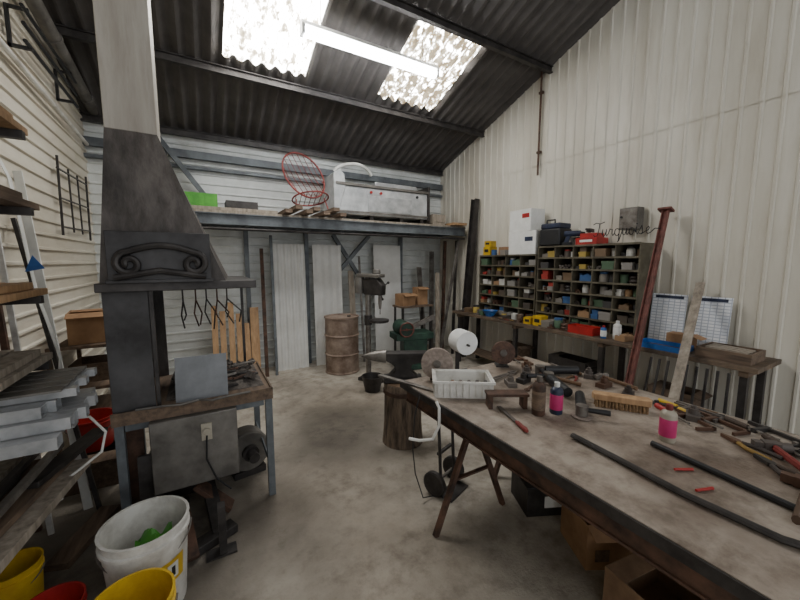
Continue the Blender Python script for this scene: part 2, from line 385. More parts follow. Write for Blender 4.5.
# ------------------------------------------------------------------ back wall leaning things
def corr(w,h,t=.02,n=8):
    b=B(); vs=[];fs=[]; N=n*4
    for i in range(N+1):
        x=w*i/N-w/2; y=t*.5*(1 if (i//2)%2 else -1)
        vs+=[(x,y,0),(x,y,h),(x,y+.003,0),(x,y+.003,h)]
    for i in range(N):
        a=4*i; c=a+4; fs+=[(a,a+1,c+1,c),(a+2,c+2,c+3,a+3),(a+1,a+3,c+3,c+1),(a,c,c+2,a+2)]
    b.add(vs,fs); return b
for x,w,h,t,n_,lab in ((1.20,.50,1.98,.018,5,'white ribbed sheet leaning against the wall'),(1.82,.48,1.98,.014,4,'white ribbed panel leaning behind the drum'),(2.94,.54,2.0,.002,2,'pale flat panel leaning behind the drill press')):
    solo('wall_sheet',corr(w,h,t,n_),'panel',lab,'sheet',(x,5.48,0),(-math.radians(2.6),0,math.radians(-1)),group='sheets leaning at the back')
for x,h,w,m,lab in ((.64,1.02,.12,'wood','pale pine board leaning against the wall'),(.78,1.9,.05,'rust','thin rusty steel bar leaning upright'),(.92,2.1,.04,'steelblue','blue grey steel tube leaning upright'),(2.2,1.55,.10,'greywood','grey timber board leaning behind the drum'),(2.36,1.8,.035,'steel','dull steel bar leaning upright'),(3.60,1.6,.10,'steel','grey steel plate leaning upright')):
    barobj('leaning_board',(x,5.3,0),(x+.03,5.56,h),w,.02,m,lab,'board','boards and bars leaning at the back',up=(0,1,0))
for i,(x,h) in enumerate(((.12,1.08),(.22,1.0),(.33,1.12),(.43,.95),(.53,.8))):
    barobj('wooden_plank',(x,5.2,.0),(x+.02,5.5,h),.075,.02,'wood','short pale wooden plank leaning behind the forge','plank','short planks behind the forge',up=(0,1,0))
dr=node('oil_drum','rusty beige steel drum standing on the concrete floor','drum',(1.86,5.03,0))
b=B().lathe([(.25,0),(.265,.005),(.265,.02),(.255,.03),(.255,.28),(.268,.295),(.255,.31),(.255,.57),(.268,.585),(.255,.60),(.255,.84),(.268,.85),(.268,.87),(.25,.87),(.245,.85),(.22,.85)],28)
part('barrel',b,'drum',dr)
part('cap',B().cyl((.12,0,.85),(.12,0,.868),.03,n=12),'dsteel',dr)
# drill press
dp=node('drill_press','old slim pillar drill with dark grey head on floor','drill press',(2.08,4.42,0),(0,0,math.radians(25)))
part('base',B().box(-.15,.15,-.22,.14,0,.05),'dsteel',dp,bev=.01)
part('column',B().cyl((0,.06,.05),(0,.06,1.5),.038,n=20),'steel',dp)
b=B().lathe([(.13,0),(.14,.01),(.14,.035),(.05,.045)],24,(0,-.14,.86)); b.box(-.03,.03,-.14,.11,.84,.89); b.cyl((0,.06,.80),(0,.06,.94),.055); part('work_table',b,'dsteel',dp)
b=B().prism([(-.055,-.22,1.24),(-.055,.10,1.24),(-.055,.12,1.46),(-.055,-.14,1.48),(-.055,-.23,1.38)],(.11,0,0)); part('head',b,'dsteel',dp,bev=.015)
b=B().prism([(-.07,-.2,1.485),(.07,-.2,1.485),(.085,.05,1.485),(.07,.22,1.485),(-.07,.22,1.485),(-.085,.05,1.485)],(0,0,.05)); b.cyl((0,-.1,1.535),(0,-.1,1.60),.06,.05,n=16); part('belt_cover',b,'sheet',dp,bev=.012)
part('motor',B().cyl((-.02,.2,1.25),(-.02,.2,1.48),.07,n=20),'sheet',dp)
b=B().cyl((0,-.16,1.12),(0,-.16,1.24),.025); b.cyl((0,-.16,1.05),(0,-.16,1.12),.015,.024); b.cyl((0,-.16,.97),(0,-.16,1.05),.006,n=8); part('chuck',b,'steel',dp)
for i in range(3):
    t=2.1*i+.4; q=(.11,-.1+.15*math.cos(t),1.32+.15*math.sin(t))
    b=B().cyl((.06,-.1,1.32),q,.008,n=8); b.sph(q,.02,n=8); part('feed_handle',b,'yellow' if i==0 else 'dsteel',dp)
bk=node('metal_bucket','small dark bucket on the floor beside the drill','bucket',(1.90,4.02,0))
part('body',B().lathe([(.10,0),(.10,.005),(.14,.20),(.145,.205),(.135,.205),(.095,.02)],24),'dsteel',bk)
part('handle',B().tube([(.14*math.cos(t),.02*math.sin(t),.2-.08*math.sin(t)) for t in [math.pi*i/12 for i in range(13)]],.004,6),'steel',bk)
gm=node('power_hacksaw','dark green cast iron machine on the floor near the bench','machine',(2.92,4.66,0),(0,0,math.radians(-10)))
b=B().prism([(-.28,-.2,0),(.28,-.2,0),(.28,.2,0),(-.28,.2,0)],(0,0,.08)); b.prism([(-.2,-.16,.08),(.2,-.16,.08),(.16,.14,.08),(-.16,.14,.08)],(0,0,.40)); part('stand',b,'dgreen',gm,bev=.01)
b=B().box(-.33,.3,-.18,.18,.48,.58); b.cyl((-.18,-.2,.66),(-.18,.12,.66),.12,n=24); part('body',b,'dgreen',gm,bev=.008)
b=B().ring((-.18,-.23,.66),.11,.012,Matrix.Rotation(math.pi/2,3,'X')); b.cyl((-.18,-.24,.66),(-.18,-.2,.66),.02); b.bar((-.28,-.23,.66),(-.08,-.23,.66),.015,.015); part('hand_wheel',b,'redrust',gm)
b=B().bar((-.05,0,.64),(.38,0,.80),.05,.07); b.bar((.38,0,.82),(.38,0,.6),.04,.04); part('saw_arm',b,'steel',gm)
cb=node('side_table','small dark steel table on thin legs by the wall','table',(3.22,5.12,0))
part('top',B().box(-.32,.32,-.17,.17,.92,.95),'oldwood',cb)
for x in (-.3,.27):
    for y in (-.15,.12): part('leg',B().box(x,x+.03,y,y+.03,0,.92),'dsteel',cb)
part('stretcher',B().box(-.27,.27,-.145,-.125,.3,.33),'dsteel',cb)
def cardbox(w,d,h,name='cardboard_box',m='card'):
    b=B().tray(w,d,h,.006); b.obox((0,-d/2-.035,h-.012),(w,.09,.004),(.35,0,0)); b.obox((0,d/2-.05,h-.005),(w-.02,.09,.004),(.1,0,0)); return b
solo('cardboard_box',cardbox(.26,.24,.2),'card','open cardboard box on the small side table','box',(3.06,5.12,.952),(0,0,.1))
solo('cardboard_box',cardbox(.2,.2,.3),'card','tall cardboard box on the small side table','box',(3.38,5.14,.952),(0,0,-.1))
solo('motor_unit',B().cyl((-.14,0,.12),(.14,0,.12),.11,n=20).cyl((.14,0,.12),(.2,0,.12),.03).box(-.12,.12,-.1,.1,0,.04),'sheet','grey electric motor standing on the floor','motor',(3.2,5.05,0))
for i,(p,q,w,m,lab) in enumerate((((4.02,4.72,0),(4.2,4.66,2.78),.12,'dsteel','dark steel beam leaning in the wall corner'),((3.85,5.1,0),(4.12,5.4,2.1),.06,'rust','rusty steel bar leaning in the corner'),((3.98,4.95,0),(4.24,5.2,2.1),.05,'dsteel','dark steel tube leaning in the corner'),((3.75,5.3,0),(3.95,5.6,1.9),.08,'steel','steel flat bar leaning in the corner'),((3.66,4.92,0),(4.15,5.03,2.1),.05,'steel','long dull steel rod leaning in the corner'),((3.58,4.86,0),(3.8,5.2,1.5),.07,'greywood','grey timber leaning in the corner'))):
    if i==0:
        b=B(); d=V(q)-V(p); b.bar((0,-.05,0),d+V((0,-.05,0)),.10,.01,(0,1,0)); b.bar((0,.05,0),d+V((0,.05,0)),.10,.01,(0,1,0)); b.bar((0,0,0),d,.008,.09,(0,1,0)); solo('steel_beam',b,m,lab,'beam',p,group='stock in the corner')
    else: barobj('steel_bar',p,q,w,w*.6,m,lab,'bar','stock in the corner',up=(0,1,0))
# ------------------------------------------------------------------ right bench
bn=node('workbench','long thin topped workbench running along the ribbed wall','workbench',(0,0,0))
for i in range(4): part('worktop_board',B().box(3.70+i*.145,3.84+i*.145,.86,4.62,.83,.87),'bench',bn,bev=.003)
for y in (.95,2.1,3.3,4.5):
    part('bearer',B().box(3.73,4.23,y-.03,y+.03,.78,.83),'oldwood',bn)
    for x in (3.77,4.19): part('leg',B().box(x-.025,x+.025,y-.025,y+.025,0,.78),'dsteel',bn)
part('lower_shelf',B().box(3.85,4.16,.99,4.46,.18,.20),'oldwood',bn)
def rack(y0,y1,z0,z1,nc,nr,lab):
    n=node('pigeonhole_rack',lab,'storage rack',(0,0,0)); x0,x1=3.95,4.26; t=.014
    part('back_panel',B().box(x1-.01,x1,y0,y1,z0,z1),'rackwood',n)
    for y in (y0,y1-t): part('side_panel',B().box(x0,x1-.01,y,y+t,z0,z1),'rackwood',n)
    cw=(y1-y0-t)/nc; rh=(z1-z0-t)/nr
    for j in range(nr+1):
        b=B().box(x0,x1-.01,y0+t,y1-t,z0+j*rh,z0+j*rh+t); b.box(x0-.004,x0,y0,y1,z0+j*rh-.001,z0+j*rh+t+.006); part('shelf',b,'rackwood' ,n)
    for i in range(1,nc):
        b=B()
        for j in range(nr): b.box(x0,x1-.01,y0+i*cw,y0+i*cw+t*.7,z0+j*rh+t,z0+(j+1)*rh)
        part('divider',b,'rackwood',n)
    return [(y0+i*cw+t,y0+(i+1)*cw,z0+j*rh+t,rh-t) for i in range(nc) for j in range(nr)]
cells=rack(3.15,4.25,.875,1.80,4,6,'dark pigeonhole rack packed with small parts')
cells+=rack(1.87,3.13,.875,1.90,5,7,'larger dark pigeonhole rack full of boxes and jars')
g='small goods in the pigeonhole rack'
kinds=[]
b=B().box(-.1,.1,-.045,.045,0,.06); b.box(-.105,.105,-.048,.048,.045,.068)
kinds.append((solo('parts_box',b,'carton','small parts box stored in a pigeonhole','box',group=g),.096,.068))
n=node('storage_jar','small lidded jar stored in a pigeonhole','jar',group=g)
part('jar_body',B().lathe([(.03,0),(.035,.004),(.035,.06),(.028,.07)],14),'carton',n); part('lid',B().lathe([(.031,.068),(.033,.07),(.033,.084),(.03,.086)],14),'lid',n)
kinds.append((n,.07,.086))
b=B().tray(.18,.1,.05,.004); b.sph((-.05,0,.035),.03,n=6); b.sph((.0,.01,.035),.035,n=6); b.sph((.05,-.01,.03),.032,n=6); b.bar((-.08,0,.05),(.07,.02,.065),.012,.012)
kinds.append((solo('parts_tray',b,'carton','shallow tray of metal parts in a pigeonhole','tray',group=g),.1,.07))
b=B().lathe([(.038,0),(.038,.075),(.035,.078),(.03,.075)],16)
kinds.append((solo('tin_can',b,'carton','small tin can stored in a pigeonhole','can',group=g),.076,.078))
b=B().ring((0,0,.018),.035,.016,n=16,m=6); b.ring((.002,.004,.05),.032,.015,n=16,m=6)
kinds.append((solo('coiled_belt',b,'tool','coiled belt stored in a pigeonhole','belt',group=g),.1,.066))
b=B().bar((-.09,-.03,.012),(.09,-.01,.012),.02,.018); b.bar((-.1,.01,.012),(.08,.03,.012),.025,.02); b.bar((-.08,0,.034),(.09,-.005,.034),.03,.02); b.cyl((-.09,.028,.035),(-.02,.02,.035),.012,n=8)
kinds.append((solo('metal_offcuts',b,'tool','small heap of metal offcuts in a pigeonhole','metal parts',group=g),.085,.05))
cnt=0
for (ya,yb,z,h) in cells:
    y=ya+.004
    while y<yb-.045:
        ki=R.choice([0,0,0,1,1,2,2,3,3,4,5,5]); o,w,hh=kinds[ki]
        sc=min(R.uniform(.85,1.5),(h-.012)/hh,(yb-.004-y)/w)
        if sc<.5: break
        w2=w*sc; xx=R.uniform(4.04,4.09)
        clone(o,(xx if ki!=5 else 4.09,y+w2/2,z+.001),(0,0,0),scale=(.85,sc,sc) if ki in (0,2) else sc); cnt+=1
        if ki==0 and R.random()<.75 and z+1.7*hh*sc<z+h-.01 and cnt<290:
            clone(o,(xx+.008,y+w2/2,z+.002+hh*sc),(0,0,0),scale=(.8,sc*.9,min(sc*.8,(h-.014-hh*sc)/hh))); cnt+=1
        y+=w2+R.uniform(.002,.008)
def benchgoods(x,y,z,ki,grp,sc=1.2,r=0,labx='on the workbench'):
    o=clone(kinds[ki][0],(x,y,z),(0,0,r),scale=sc)
    o['group']=grp; o['label']=o['label'].replace('stored in a pigeonhole',labx).replace('in a pigeonhole',labx)
SKIP=((3.72,4.0),(2.87,3.20),(2.18,2.54),(1.92,2.16),(1.0,1.90),(.88,1.36))
y=4.52; i=0
while y>1.0:
    y-=.1
    if any(a<y<c for a,c in SKIP): continue
    i+=1
    benchgoods(3.875,y,.871,[3,5,0,1,4,2,1,5,3][i%9],'small goods on the workbench',R.uniform(1.05,1.25) if i%9!=3 else 1.5,R.uniform(-.15,.15))
for y in (3.98,3.70): benchgoods(4.0,y,1.802,R.choice([0,3]),'small goods on the rack top',1.1,0,'on top of the rack')
for x,y,s_,k_ in ((4.12,2.77,1.3,3),(4.12,2.68,1.2,1),(4.2,2.60,1.2,3)): benchgoods(x,y,1.903,k_,'small goods on the rack top',s_,0,'on top of the rack')
benchgoods(4.12,2.52,2.055,5,'small goods on the rack top',1.0,.3,'on top of the rack')
for o,w,h in kinds:
    for c in KIDS[o]: bpy.data.objects.remove(c)
    bpy.data.objects.remove(o)
T1=1.808;T2=1.908
def carton(name,w,d,h,m,lab,loc,rz_=0,stripe=None,cat='box'):
    n=node(name,lab,cat,loc,(0,0,rz_))
    b=B().box(-w/2,w/2,-d/2,d/2,0,h); b.obox((0,0,h+.001),(w*.98,.05,.002)); part('body',b,m,n,bev=.003)
    if stripe: part('printed_label',B().box(-w/2-.002,-w/2,-d*.3,d*.3,h*.35,h*.7),stripe,n)
    return n
n=carton('white_carton',.28,.46,.32,'paper','white cardboard carton on top of the rack',(4.1,3.42,T1),.03)
part('printed_label',B().box(-.143,-.14,-.18,-.05,.18,.24),'navy',n)
n=carton('white_carton',.26,.40,.30,'paper','white cardboard carton stacked on another carton',(4.1,3.46,T1+.324),-.08)
part('printed_label',B().box(-.133,-.13,-.17,-.04,.18,.24),'red',n)
carton('yellow_box',.16,.14,.13,'yellow','yellow box with black lettering on top of the rack',(4.05,4.12,T1),0,'black')
carton('yellow_box',.14,.12,.09,'yellow','small yellow box stacked on another yellow box',(4.05,4.12,T1+.133),.1,'black')
carton('brown_carton',.2,.2,.12,'card','small brown carton on top of the rack',(4.14,3.83,T1),.05)
tc=node('power_tool_case','navy and black power tool case on the rack','tool case',(4.08,2.97,T2))
part('shell',B().box(-.13,.13,-.15,.15,0,.22),'black',tc,bev=.02); part('lid',B().box(-.12,.12,-.14,.14,.22,.29),'navy',tc,bev=.015)
part('handle',B().tube([(-.1,-.06,.29),(-.1,-.06,.33),(-.1,.06,.33),(-.1,.06,.29)],.01),'black',tc)
dl=node('cordless_drill','black and blue drill lying on the rack','drill',(4.02,2.70,T2),(0,0,.4))
part('body',B().cyl((0,-.1,.14),(0,.08,.14),.035,n=14).bar((0,.03,.12),(0,.06,.03),.035,.045),'navy',dl); part('battery',B().box(-.035,.035,0,.1,0,.035),'black',dl); part('chuck',B().cyl((0,-.15,.14),(0,-.1,.14),.016,.024),'dsteel',dl)
carton('red_case',.24,.26,.08,'red','flat red plastic case on the rack',(4.12,2.50,T2),0,'paper')
carton('red_case',.18,.2,.05,'red','flat red case stacked on another case',(4.12,2.50,T2+.083),.1)
eb=node('electrical_box','grey metal electrical box fixed to the wall','electrical box',(4.22,2.12,2.06))
part('enclosure',B().box(-.06,.06,-.10,.10,0,.24),'sheet',eb,bev=.006); part('door',B().box(-.068,-.06,-.09,.09,.015,.225),'steel',eb); part('latch',B().cyl((-.068,.07,.14),(-.08,.07,.14),.012),'black',eb)
# cursive iron lettering: Turquoise, bent from thin rod
def letters():
    b=B(); X=[0]; r=.006
    def st(pts): b.tube([(p[0]+X[0],0,p[1]) for p in pts],r,6)
    def arc(cx,cz,rx,rz_,a,e,n=12): return [(cx+rx*math.cos(math.radians(lerp(a,e,i/n))),cz+rz_*math.sin(math.radians(lerp(a,e,i/n)))) for i in range(n+1)]
    def cu(): st([(0,.03),(.015,.095),(.012,.03),(.03,.0),(.055,.01),(.07,.06),(.075,.095),(.072,.03),(.085,.0),(.11,.03)]); X[0]+=.11
    st([(-.05,.17),(.0,.19),(.07,.175),(.14,.195)]); st([(.06,.18),(.045,.08),(.02,.01),(-.02,.0),(-.04,.025)]); X[0]+=.10
    cu()
    st([(0,.03),(.025,.10),(.035,.085),(.06,.09),(.06,.03),(.075,0),(.095,.03)]); X[0]+=.10
    st(arc(.038,.045,.036,.047,50,380)); st([(.074,.09),(.07,-.06),(.055,-.09),(.075,-.07),(.11,.03)]); X[0]+=.11
    cu()
    st(arc(.038,.046,.034,.046,110,470)); st([(.03,.09),(.07,.08),(.10,.03)]); X[0]+=.095
    st([(0,.03),(.015,.095),(.015,.025),(.03,0),(.05,.03)]); b.sph((X[0]+.018,0,.135),.010,n=8); X[0]+=.05
    st([(0,.03),(.04,.11),(.05,.07),(.055,.02),(.035,0),(.005,.012)]); st([(.045,.005),(.09,.03)]); X[0]+=.09
    st([(0,.03),(.04,.045),(.06,.07),(.045,.092),(.018,.07),(.012,.03),(.035,.0),(.07,.01),(.13,.06),(.2,.05)])
    return b
wo=solo('metal_lettering',letters(),'ink','thin dark cursive iron lettering standing on the rack','sign',(3.93,2.34,1.985),(0,0,-math.pi/2)); wo.scale=(.66,.8,.80)
b=B().cyl((0,0,0),(0,0,1.42),.014,n=10); b.box(-.012,.03,-.03,.03,.3,.33); b.box(-.012,.03,-.03,.03,1.1,1.13)
solo('wall_conduit',b,'rust','thin dark conduit fixed to the ribbed wall','pipe',(4.25,3.43,2.93))
ZB=.871
b=B().lathe([(.06,0),(.06,.005),(.115,.09),(.12,.09),(.11,.08),(.06,.012)],24); solo('plastic_bowl',b,'blue','blue plastic bowl on the workbench','bowl',(3.825,3.86,ZB))
carton('yellow_box',.14,.13,.13,'yellow','yellow box standing on the workbench',(3.83,2.95,ZB),0,'black')
carton('yellow_box',.12,.10,.09,'yellow','small yellow box on the workbench',(3.82,3.12,ZB),.2,'black')
solo('plastic_tray',B().tray(.16,.30,.09,.006),'red','red plastic parts tray on the workbench','tray',(3.84,2.36,ZB))
def bottle(name,lab,loc,h,r,mb,ml,mc_,cat='bottle',grp=None):
    n=node(name,lab,cat,loc,group=grp)
    part('body',B().lathe([(r*.9,0),(r,.006),(r,h*.74),(r*.85,h*.80),(r*.35,h*.86),(r*.35,h*.9)],20),mb,n)
    part('label',B().lathe([(r*1.01,h*.15),(r*1.02,h*.16),(r*1.02,h*.62),(r*1.01,h*.63)],20),ml,n)
    part('cap',B().lathe([(r*.42,h*.86),(r*.45,h*.88),(r*.42,h),(r*.3,h)],16),mc_,n)
    return n
bottle('plastic_bottle','white plastic bottle standing on the workbench',(3.86,2.0,ZB),.2,.04,'white','paper','white')
bottle('plastic_bottle','small blue bottle on the workbench',(3.78,2.10,ZB),.14,.03,'blue','paper','red')
solo('plastic_tray',B().tray(.24,.40,.05,.006),'blue','shallow blue plastic tray on the workbench','tray',(3.84,1.56,ZB))
for i in range(4): barobj('steel_strip',(3.78+.04*i,1.42,ZB+.014),(3.76+.05*i,1.70,ZB+.014),.014,.01,'tool','metal strip lying in the blue tray','metal strip','metal strips in the tray')
solo('wooden_tray',B().tray(.34,.36,.09,.014),'oldwood','wooden box of offcuts on the workbench end','tray',(3.93,1.10,ZB))
for i in range(6):
    barobj('wood_offcut',(3.82+.045*i,.97,ZB+.03),(3.82+.045*i,1.23,ZB+.03),.035,.02,'wood','short wooden offcut lying in the box','offcut','offcuts in the wooden box')
for i in range(3):
    barobj('wood_offcut',(3.86+.07*i,.96,ZB+.075),(3.86+.07*i,1.24,ZB+.085),.05,.02,'greywood','short grey offcut lying in the box','offcut','offcuts in the wooden box')
for y,w in ((1.69,.31),(1.35,.31)):
    n=node('wall_planner','white printed wall planner sheet leaning on the wall','planner',(4.17,y,ZB+.0),(0,math.radians(6),0),'printed sheets on the bench')
    part('sheet',B().box(-.004,.004,-w/2,w/2,.0,.50),'planner',n,bev=.001)
    part('printed_header',B().box(-.0055,-.0038,-w/2+.03,w/2-.03,.455,.485),'navy',n)
solo('cardboard_box',cardbox(.14,.20,.13),'card','small cardboard box in front of the white planners','box',(4.06,1.50,ZB),(0,0,0))
# ------------------------------------------------------------------ hand tool prototypes
def hammer():
    n=node('hammer','hammer with worn wooden handle lying down','hammer'); part('handle',B().tube([(0,0,.02),(.1,0,.02),(.26,0,.02)],.011,8,flat=.014),'handle',n)
    part('head',B().box(.25,.285,-.02,.03,.003,.037).cyl((.267,-.02,.02),(.267,-.055,.02),.018,.02,n=12).prism([(.253,.03,.006),(.281,.03,.006),(.281,.03,.034),(.253,.03,.034)],(0,.03,0)),'tool',n); return n
def filet():
    n=node('metal_file','steel file with a turned handle lying down','file'); part('blade',B().box(0,.2,-.01,.01,.008,.014),'tool',n); part('handle',B().lathe([(.006,0),(.012,.02),(.011,.06),(.014,.09),(.008,.11)],12,(0,0,.014),Matrix.Rotation(-math.pi/2,3,'Y')),'handle',n); return n
def wrench():
    b=B().bar((0,0,.006),(.17,0,.006),.014,.008); b.ring((-.015,0,.006),.014,.006,n=14,m=6); b.prism([(.17,-.012,.001),(.2,-.02,.001),(.21,-.008,.001),(.19,-.004,.001),(.19,.004,.001),(.21,.008,.001),(.2,.02,.001),(.17,.012,.001)],(0,0,.01))
    return solo('spanner',b,'tool','steel spanner lying down','spanner')
def pliers():
    n=node('pliers','pliers with worn grips lying open','pliers')
    part('jaw',B().prism([(0,-.014,.003),(.06,-.004,.003),(.06,.004,.003),(0,.014,.003),(-.02,0,.003)],(0,0,.014)),'tool',n)
    part('grip',B().tube([(-.01,.008,.01),(-.05,.025,.01),(-.13,.03,.01)],.008,8),'handle',n); part('grip',B().tube([(-.01,-.008,.01),(-.05,-.025,.01),(-.13,-.03,.01)],.008,8),'handle',n); return n
def tongs():
    b=B().tube([(-.3,.02,.012),(-.05,.012,.012),(0,0,.012),(.04,-.02,.012),(.1,-.002,.012)],.007,6); b.tube([(-.3,-.02,.012),(-.05,-.012,.012),(0,0,.012),(.04,.02,.012),(.1,.004,.012)],.007,6); b.cyl((0,0,0),(0,0,.028),.012,n=10)
    return solo('blacksmith_tongs',b,'tool','dark iron tongs lying down','tongs')
def clampt(hm='handle',lab='steel screw clamp with worn handle lying down'):
    n=node('screw_clamp',lab,'clamp')
    part('frame',B().box(0,.24,-.008,.008,.004,.02).box(0,.012,-.008,.09,.004,.02).box(.15,.17,-.012,.09,.002,.022),'tool',n)
    part('spindle',B().cyl((.06,.08,.014),(.19,.08,.014),.006,n=8),'steel',n); part('handle',B().cyl((.19,.08,.014),(.29,.08,.014),.013,.015,n=10),hm,n); return n
def driver():
    n=node('screwdriver','screwdriver with worn handle lying down','screwdriver'); part('shaft',B().cyl((0,0,.013),(.12,0,.013),.004,n=8),'steel',n); part('handle',B().lathe([(.008,0),(.013,.01),(.011,.04),(.014,.09),(.008,.1)],10,(0,0,.014),Matrix.Rotation(-math.pi/2,3,'Y')),'handle',n); return n
def grinder():
    n=node('angle_grinder','black angle grinder lying down','angle grinder'); part('body',B().cyl((-.2,0,.04),(.05,0,.04),.03,.034,n=14),'black',n); part('gear_head',B().cyl((.085,0,.015),(.085,0,.075),.035,n=14),'steel',n)
    part('disc',B().cyl((.085,0,.004),(.085,0,.01),.06,n=24),'abras',n); part('side_handle',B().cyl((.085,.03,.05),(.085,.15,.05),.014,.017,n=10),'black',n); return n
def block():
    b=B().prism([(-.05,-.03,0),(.05,-.03,0),(.05,.03,0),(-.05,.03,0)],(0,0,.03)); b.cyl((0,0,.03),(0,0,.06),.022,n=12); b.cyl((0,0,.06),(0,0,.075),.012,n=6)
    return solo('machine_part',b,'tool','dark iron machine part resting flat','machine part')
def punch():
    b=B().cyl((0,0,.007),(.075,0,.007),.006,.005,n=8); return solo('marker_stick',b,'red','short red marking stick lying down','marker')
tk=dict(h=hammer(),f=filet(),w=wrench(),p=pliers(),t=tongs(),c=clampt(),y=clampt('yellow','screw clamp with yellow handle lying down'),e=clampt('red','screw clamp with red handle lying down'),d=driver(),g=grinder(),b=block(),u=punch())
def put(k,x,y,z,r,sc=1,label=None,grp=None):
    o=clone(tk[k],(x,y,z),(0,0,math.radians(r)),label,sc)
    if grp: o['group']=grp
    return o
yy=4.5; ks='wfpdbcwbfpdh'; i=0
while yy>1.0:
    k=ks[i%len(ks)]; i+=1
    if not any(a<yy<c for (a,c) in SKIP): put(k,3.765,yy,ZB,R.choice([85,95,-88]),.75,None,'tools on the workbench')
    yy-=.11
for (x,y,w,d,h,m,lab) in ((4.02,1.5,.26,.36,.26,'oldwood','old wooden box under the workbench'),(4.02,2.6,.26,.5,.3,'dsteel','dark metal box under the workbench'),(4.02,3.55,.26,.4,.28,'oldwood','dusty wooden box under the workbench')):
    solo('storage_box',cardbox(w,d,h),m,lab,'box',(x,y,.202),group='boxes under the workbench')
for i in range(9):
    y=1.0+.07*i
    barobj('steel_rod',(3.58-.02*i,y,0),(3.68,y+.02,.80),.018,.018,'dsteel','dark steel rod leaning on the bench edge','rod','rods leaning on the bench')
n=node('steel_post','tall rusty red steel post leaning on the wall','post',(3.25,1.63,0))
d=V((.90,.13,2.22))
b=B(); 
for s_ in (-1,1): b.bar(V((0,.024*s_,0)),d+V((0,.024*s_,0)),.046,.008,(0,1,0))
b.bar((0,0,0),d,.006,.048,(0,1,0)); part('shaft',b,'redrust',n)
part('end_plate',B().obox(d+V((0,0,.008)),(.09,.12,.02),(0,math.radians(21),0)),'redrust',n)
barobj('weathered_board',(2.80,1.13,0),(4.17,1.43,1.50),.07,.02,'greywood','weathered pale board leaning over the bench','board',up=(-.7,0,.7))
# ------------------------------------------------------------------ big work table
TX0,TX1,TY0,TY1=1.20,2.52,-.35,2.08; ZT=.85
wt=node('work_table','large worn work table with scuffed top and dark steel beams','table',(0,0,0))
part('tabletop',B().box(TX0+.01,TX1-.01,TY0+.01,TY1-.01,ZT-.03,ZT),'table',wt)
b=B()
for x in (TX0,TX1-.008): b.box(x,x+.008,TY0,TY1,ZT-.045,ZT-.002)
for y in (TY0,TY1-.008): b.box(TX0+.008,TX1-.008,y,y+.008,ZT-.045,ZT-.002)
part('edge_angle',b,'dsteel',wt)
b=B().box(TX0+.02,TX0+.09,TY0+.03,TY1-.05,ZT-.132,ZT-.122); b.box(TX0+.03,TX0+.04,TY0+.03,TY1-.05,ZT-.122,ZT-.03); part('side_beam',b,'rust',wt)
b=B().box(TX1-.10,TX1-.05,TY0+.05,TY1-.05,ZT-.13,ZT-.03); part('side_beam',b,'dsteel',wt)
for y in (0,.7,1.4,1.95): part('cross_beam',B().box(TX0+.10,TX1-.10,y,y+.04,ZT-.11,ZT-.03),'dsteel',wt)
def trestle(x,ya,yb,lab):
    n=node('trestle',lab,'trestle',(x,0,0),group='trestles under the table')
    part('top_rail',B().box(-.03,.03,ya-.08,yb+.08,.65,.718),'dsteel',n)
    for y in (ya,yb):
        for s_ in (-1,1): part('leg',B().bar((s_*.02,y,.66),(s_*.29,y,0.0),.03,.03),'rust',n)
        part('cross_tie',B().bar((-.15,y,.33),(.15,y,.33),.025,.012),'rust',n)
trestle(1.47,-.25,1.6,'rusty brown steel trestle carrying the table'); trestle(2.22,-.2,1.85,'rusty steel trestle under the table')
n=node('storage_box','dark plastic storage box with white label under the table','box',(2.04,1.46,0),(0,0,math.radians(-25)))
part('tub',B().tray(.40,.26,.2,.008),'dsteel',n); part('lid',B().box(-.21,.21,-.14,.14,.2,.215),'black',n,bev=.004); part('paper_label',B().box(-.08,.04,-.133,-.13,.06,.14),'paper',n)
n=node('cardboard_box','pale brown cardboard box under the table','box',(2.0,1.02,0),(0,0,math.radians(-28)))
part('carton',cardbox(.40,.28,.26),'card',n); part('printed_mark',B().box(-.15,-.07,-.143,-.14,.05,.12),'oldwood',n)
n=node('cardboard_box','dusty cardboard box under the table near the beam','box',(1.80,.62,0),(0,0,math.radians(-8)))
part('carton',cardbox(.42,.34,.24),'oldcard',n)
ht=node('hand_truck','dark steel hand truck parked under the table','hand truck',(1.52,1.96,0),(0,0,math.radians(20)))
for x in (-.13,.13):
    part('wheel',B().lathe([(.03,-.022),(.08,-.022),(.09,-.015),(.09,.015),(.08,.022),(.03,.022)],24,(x,0,.09),Matrix.Rotation(math.pi/2,3,'Y')),'dsteel',ht)
part('axle',B().cyl((-.15,0,.09),(.15,0,.09),.012),'steel',ht)
part('frame',B().tube([(-.09,-.03,.05),(-.09,.0,.6),(.09,.0,.6),(.09,-.03,.05)],.012).bar((-.09,0,.3),(.09,0,.3),.02,.02),'dsteel',ht)
part('toe_plate',B().box(-.12,.12,-.14,-.02,.0,.008),'dsteel',ht)
SX,SY=1.60,2.72
st=node('tree_stump','round wooden tree stump carrying the anvil','stump',(SX,SY,0)); part('bark',B().lathe([(.195,0),(.19,.03),(.178,.2),(.174,.4),(.177,.56),(.17,.58)],22),'bark',st)
part('cut_top',B().cyl((0,0,.578),(0,0,.584),.165,n=22),'endgrain',st)
part('iron_band',B().lathe([(.181,.48),(.185,.485),(.185,.515),(.181,.52)],22),'rust',st)
an=node('anvil','dark blacksmith anvil on the wooden stump','anvil',(SX,SY,.584),(0,0,math.radians(-28)))
w=.05
b=B().prism([(-.15,-.07,0),(.15,-.07,0),(.15,.07,0),(-.15,.07,0)],(0,0,.035))
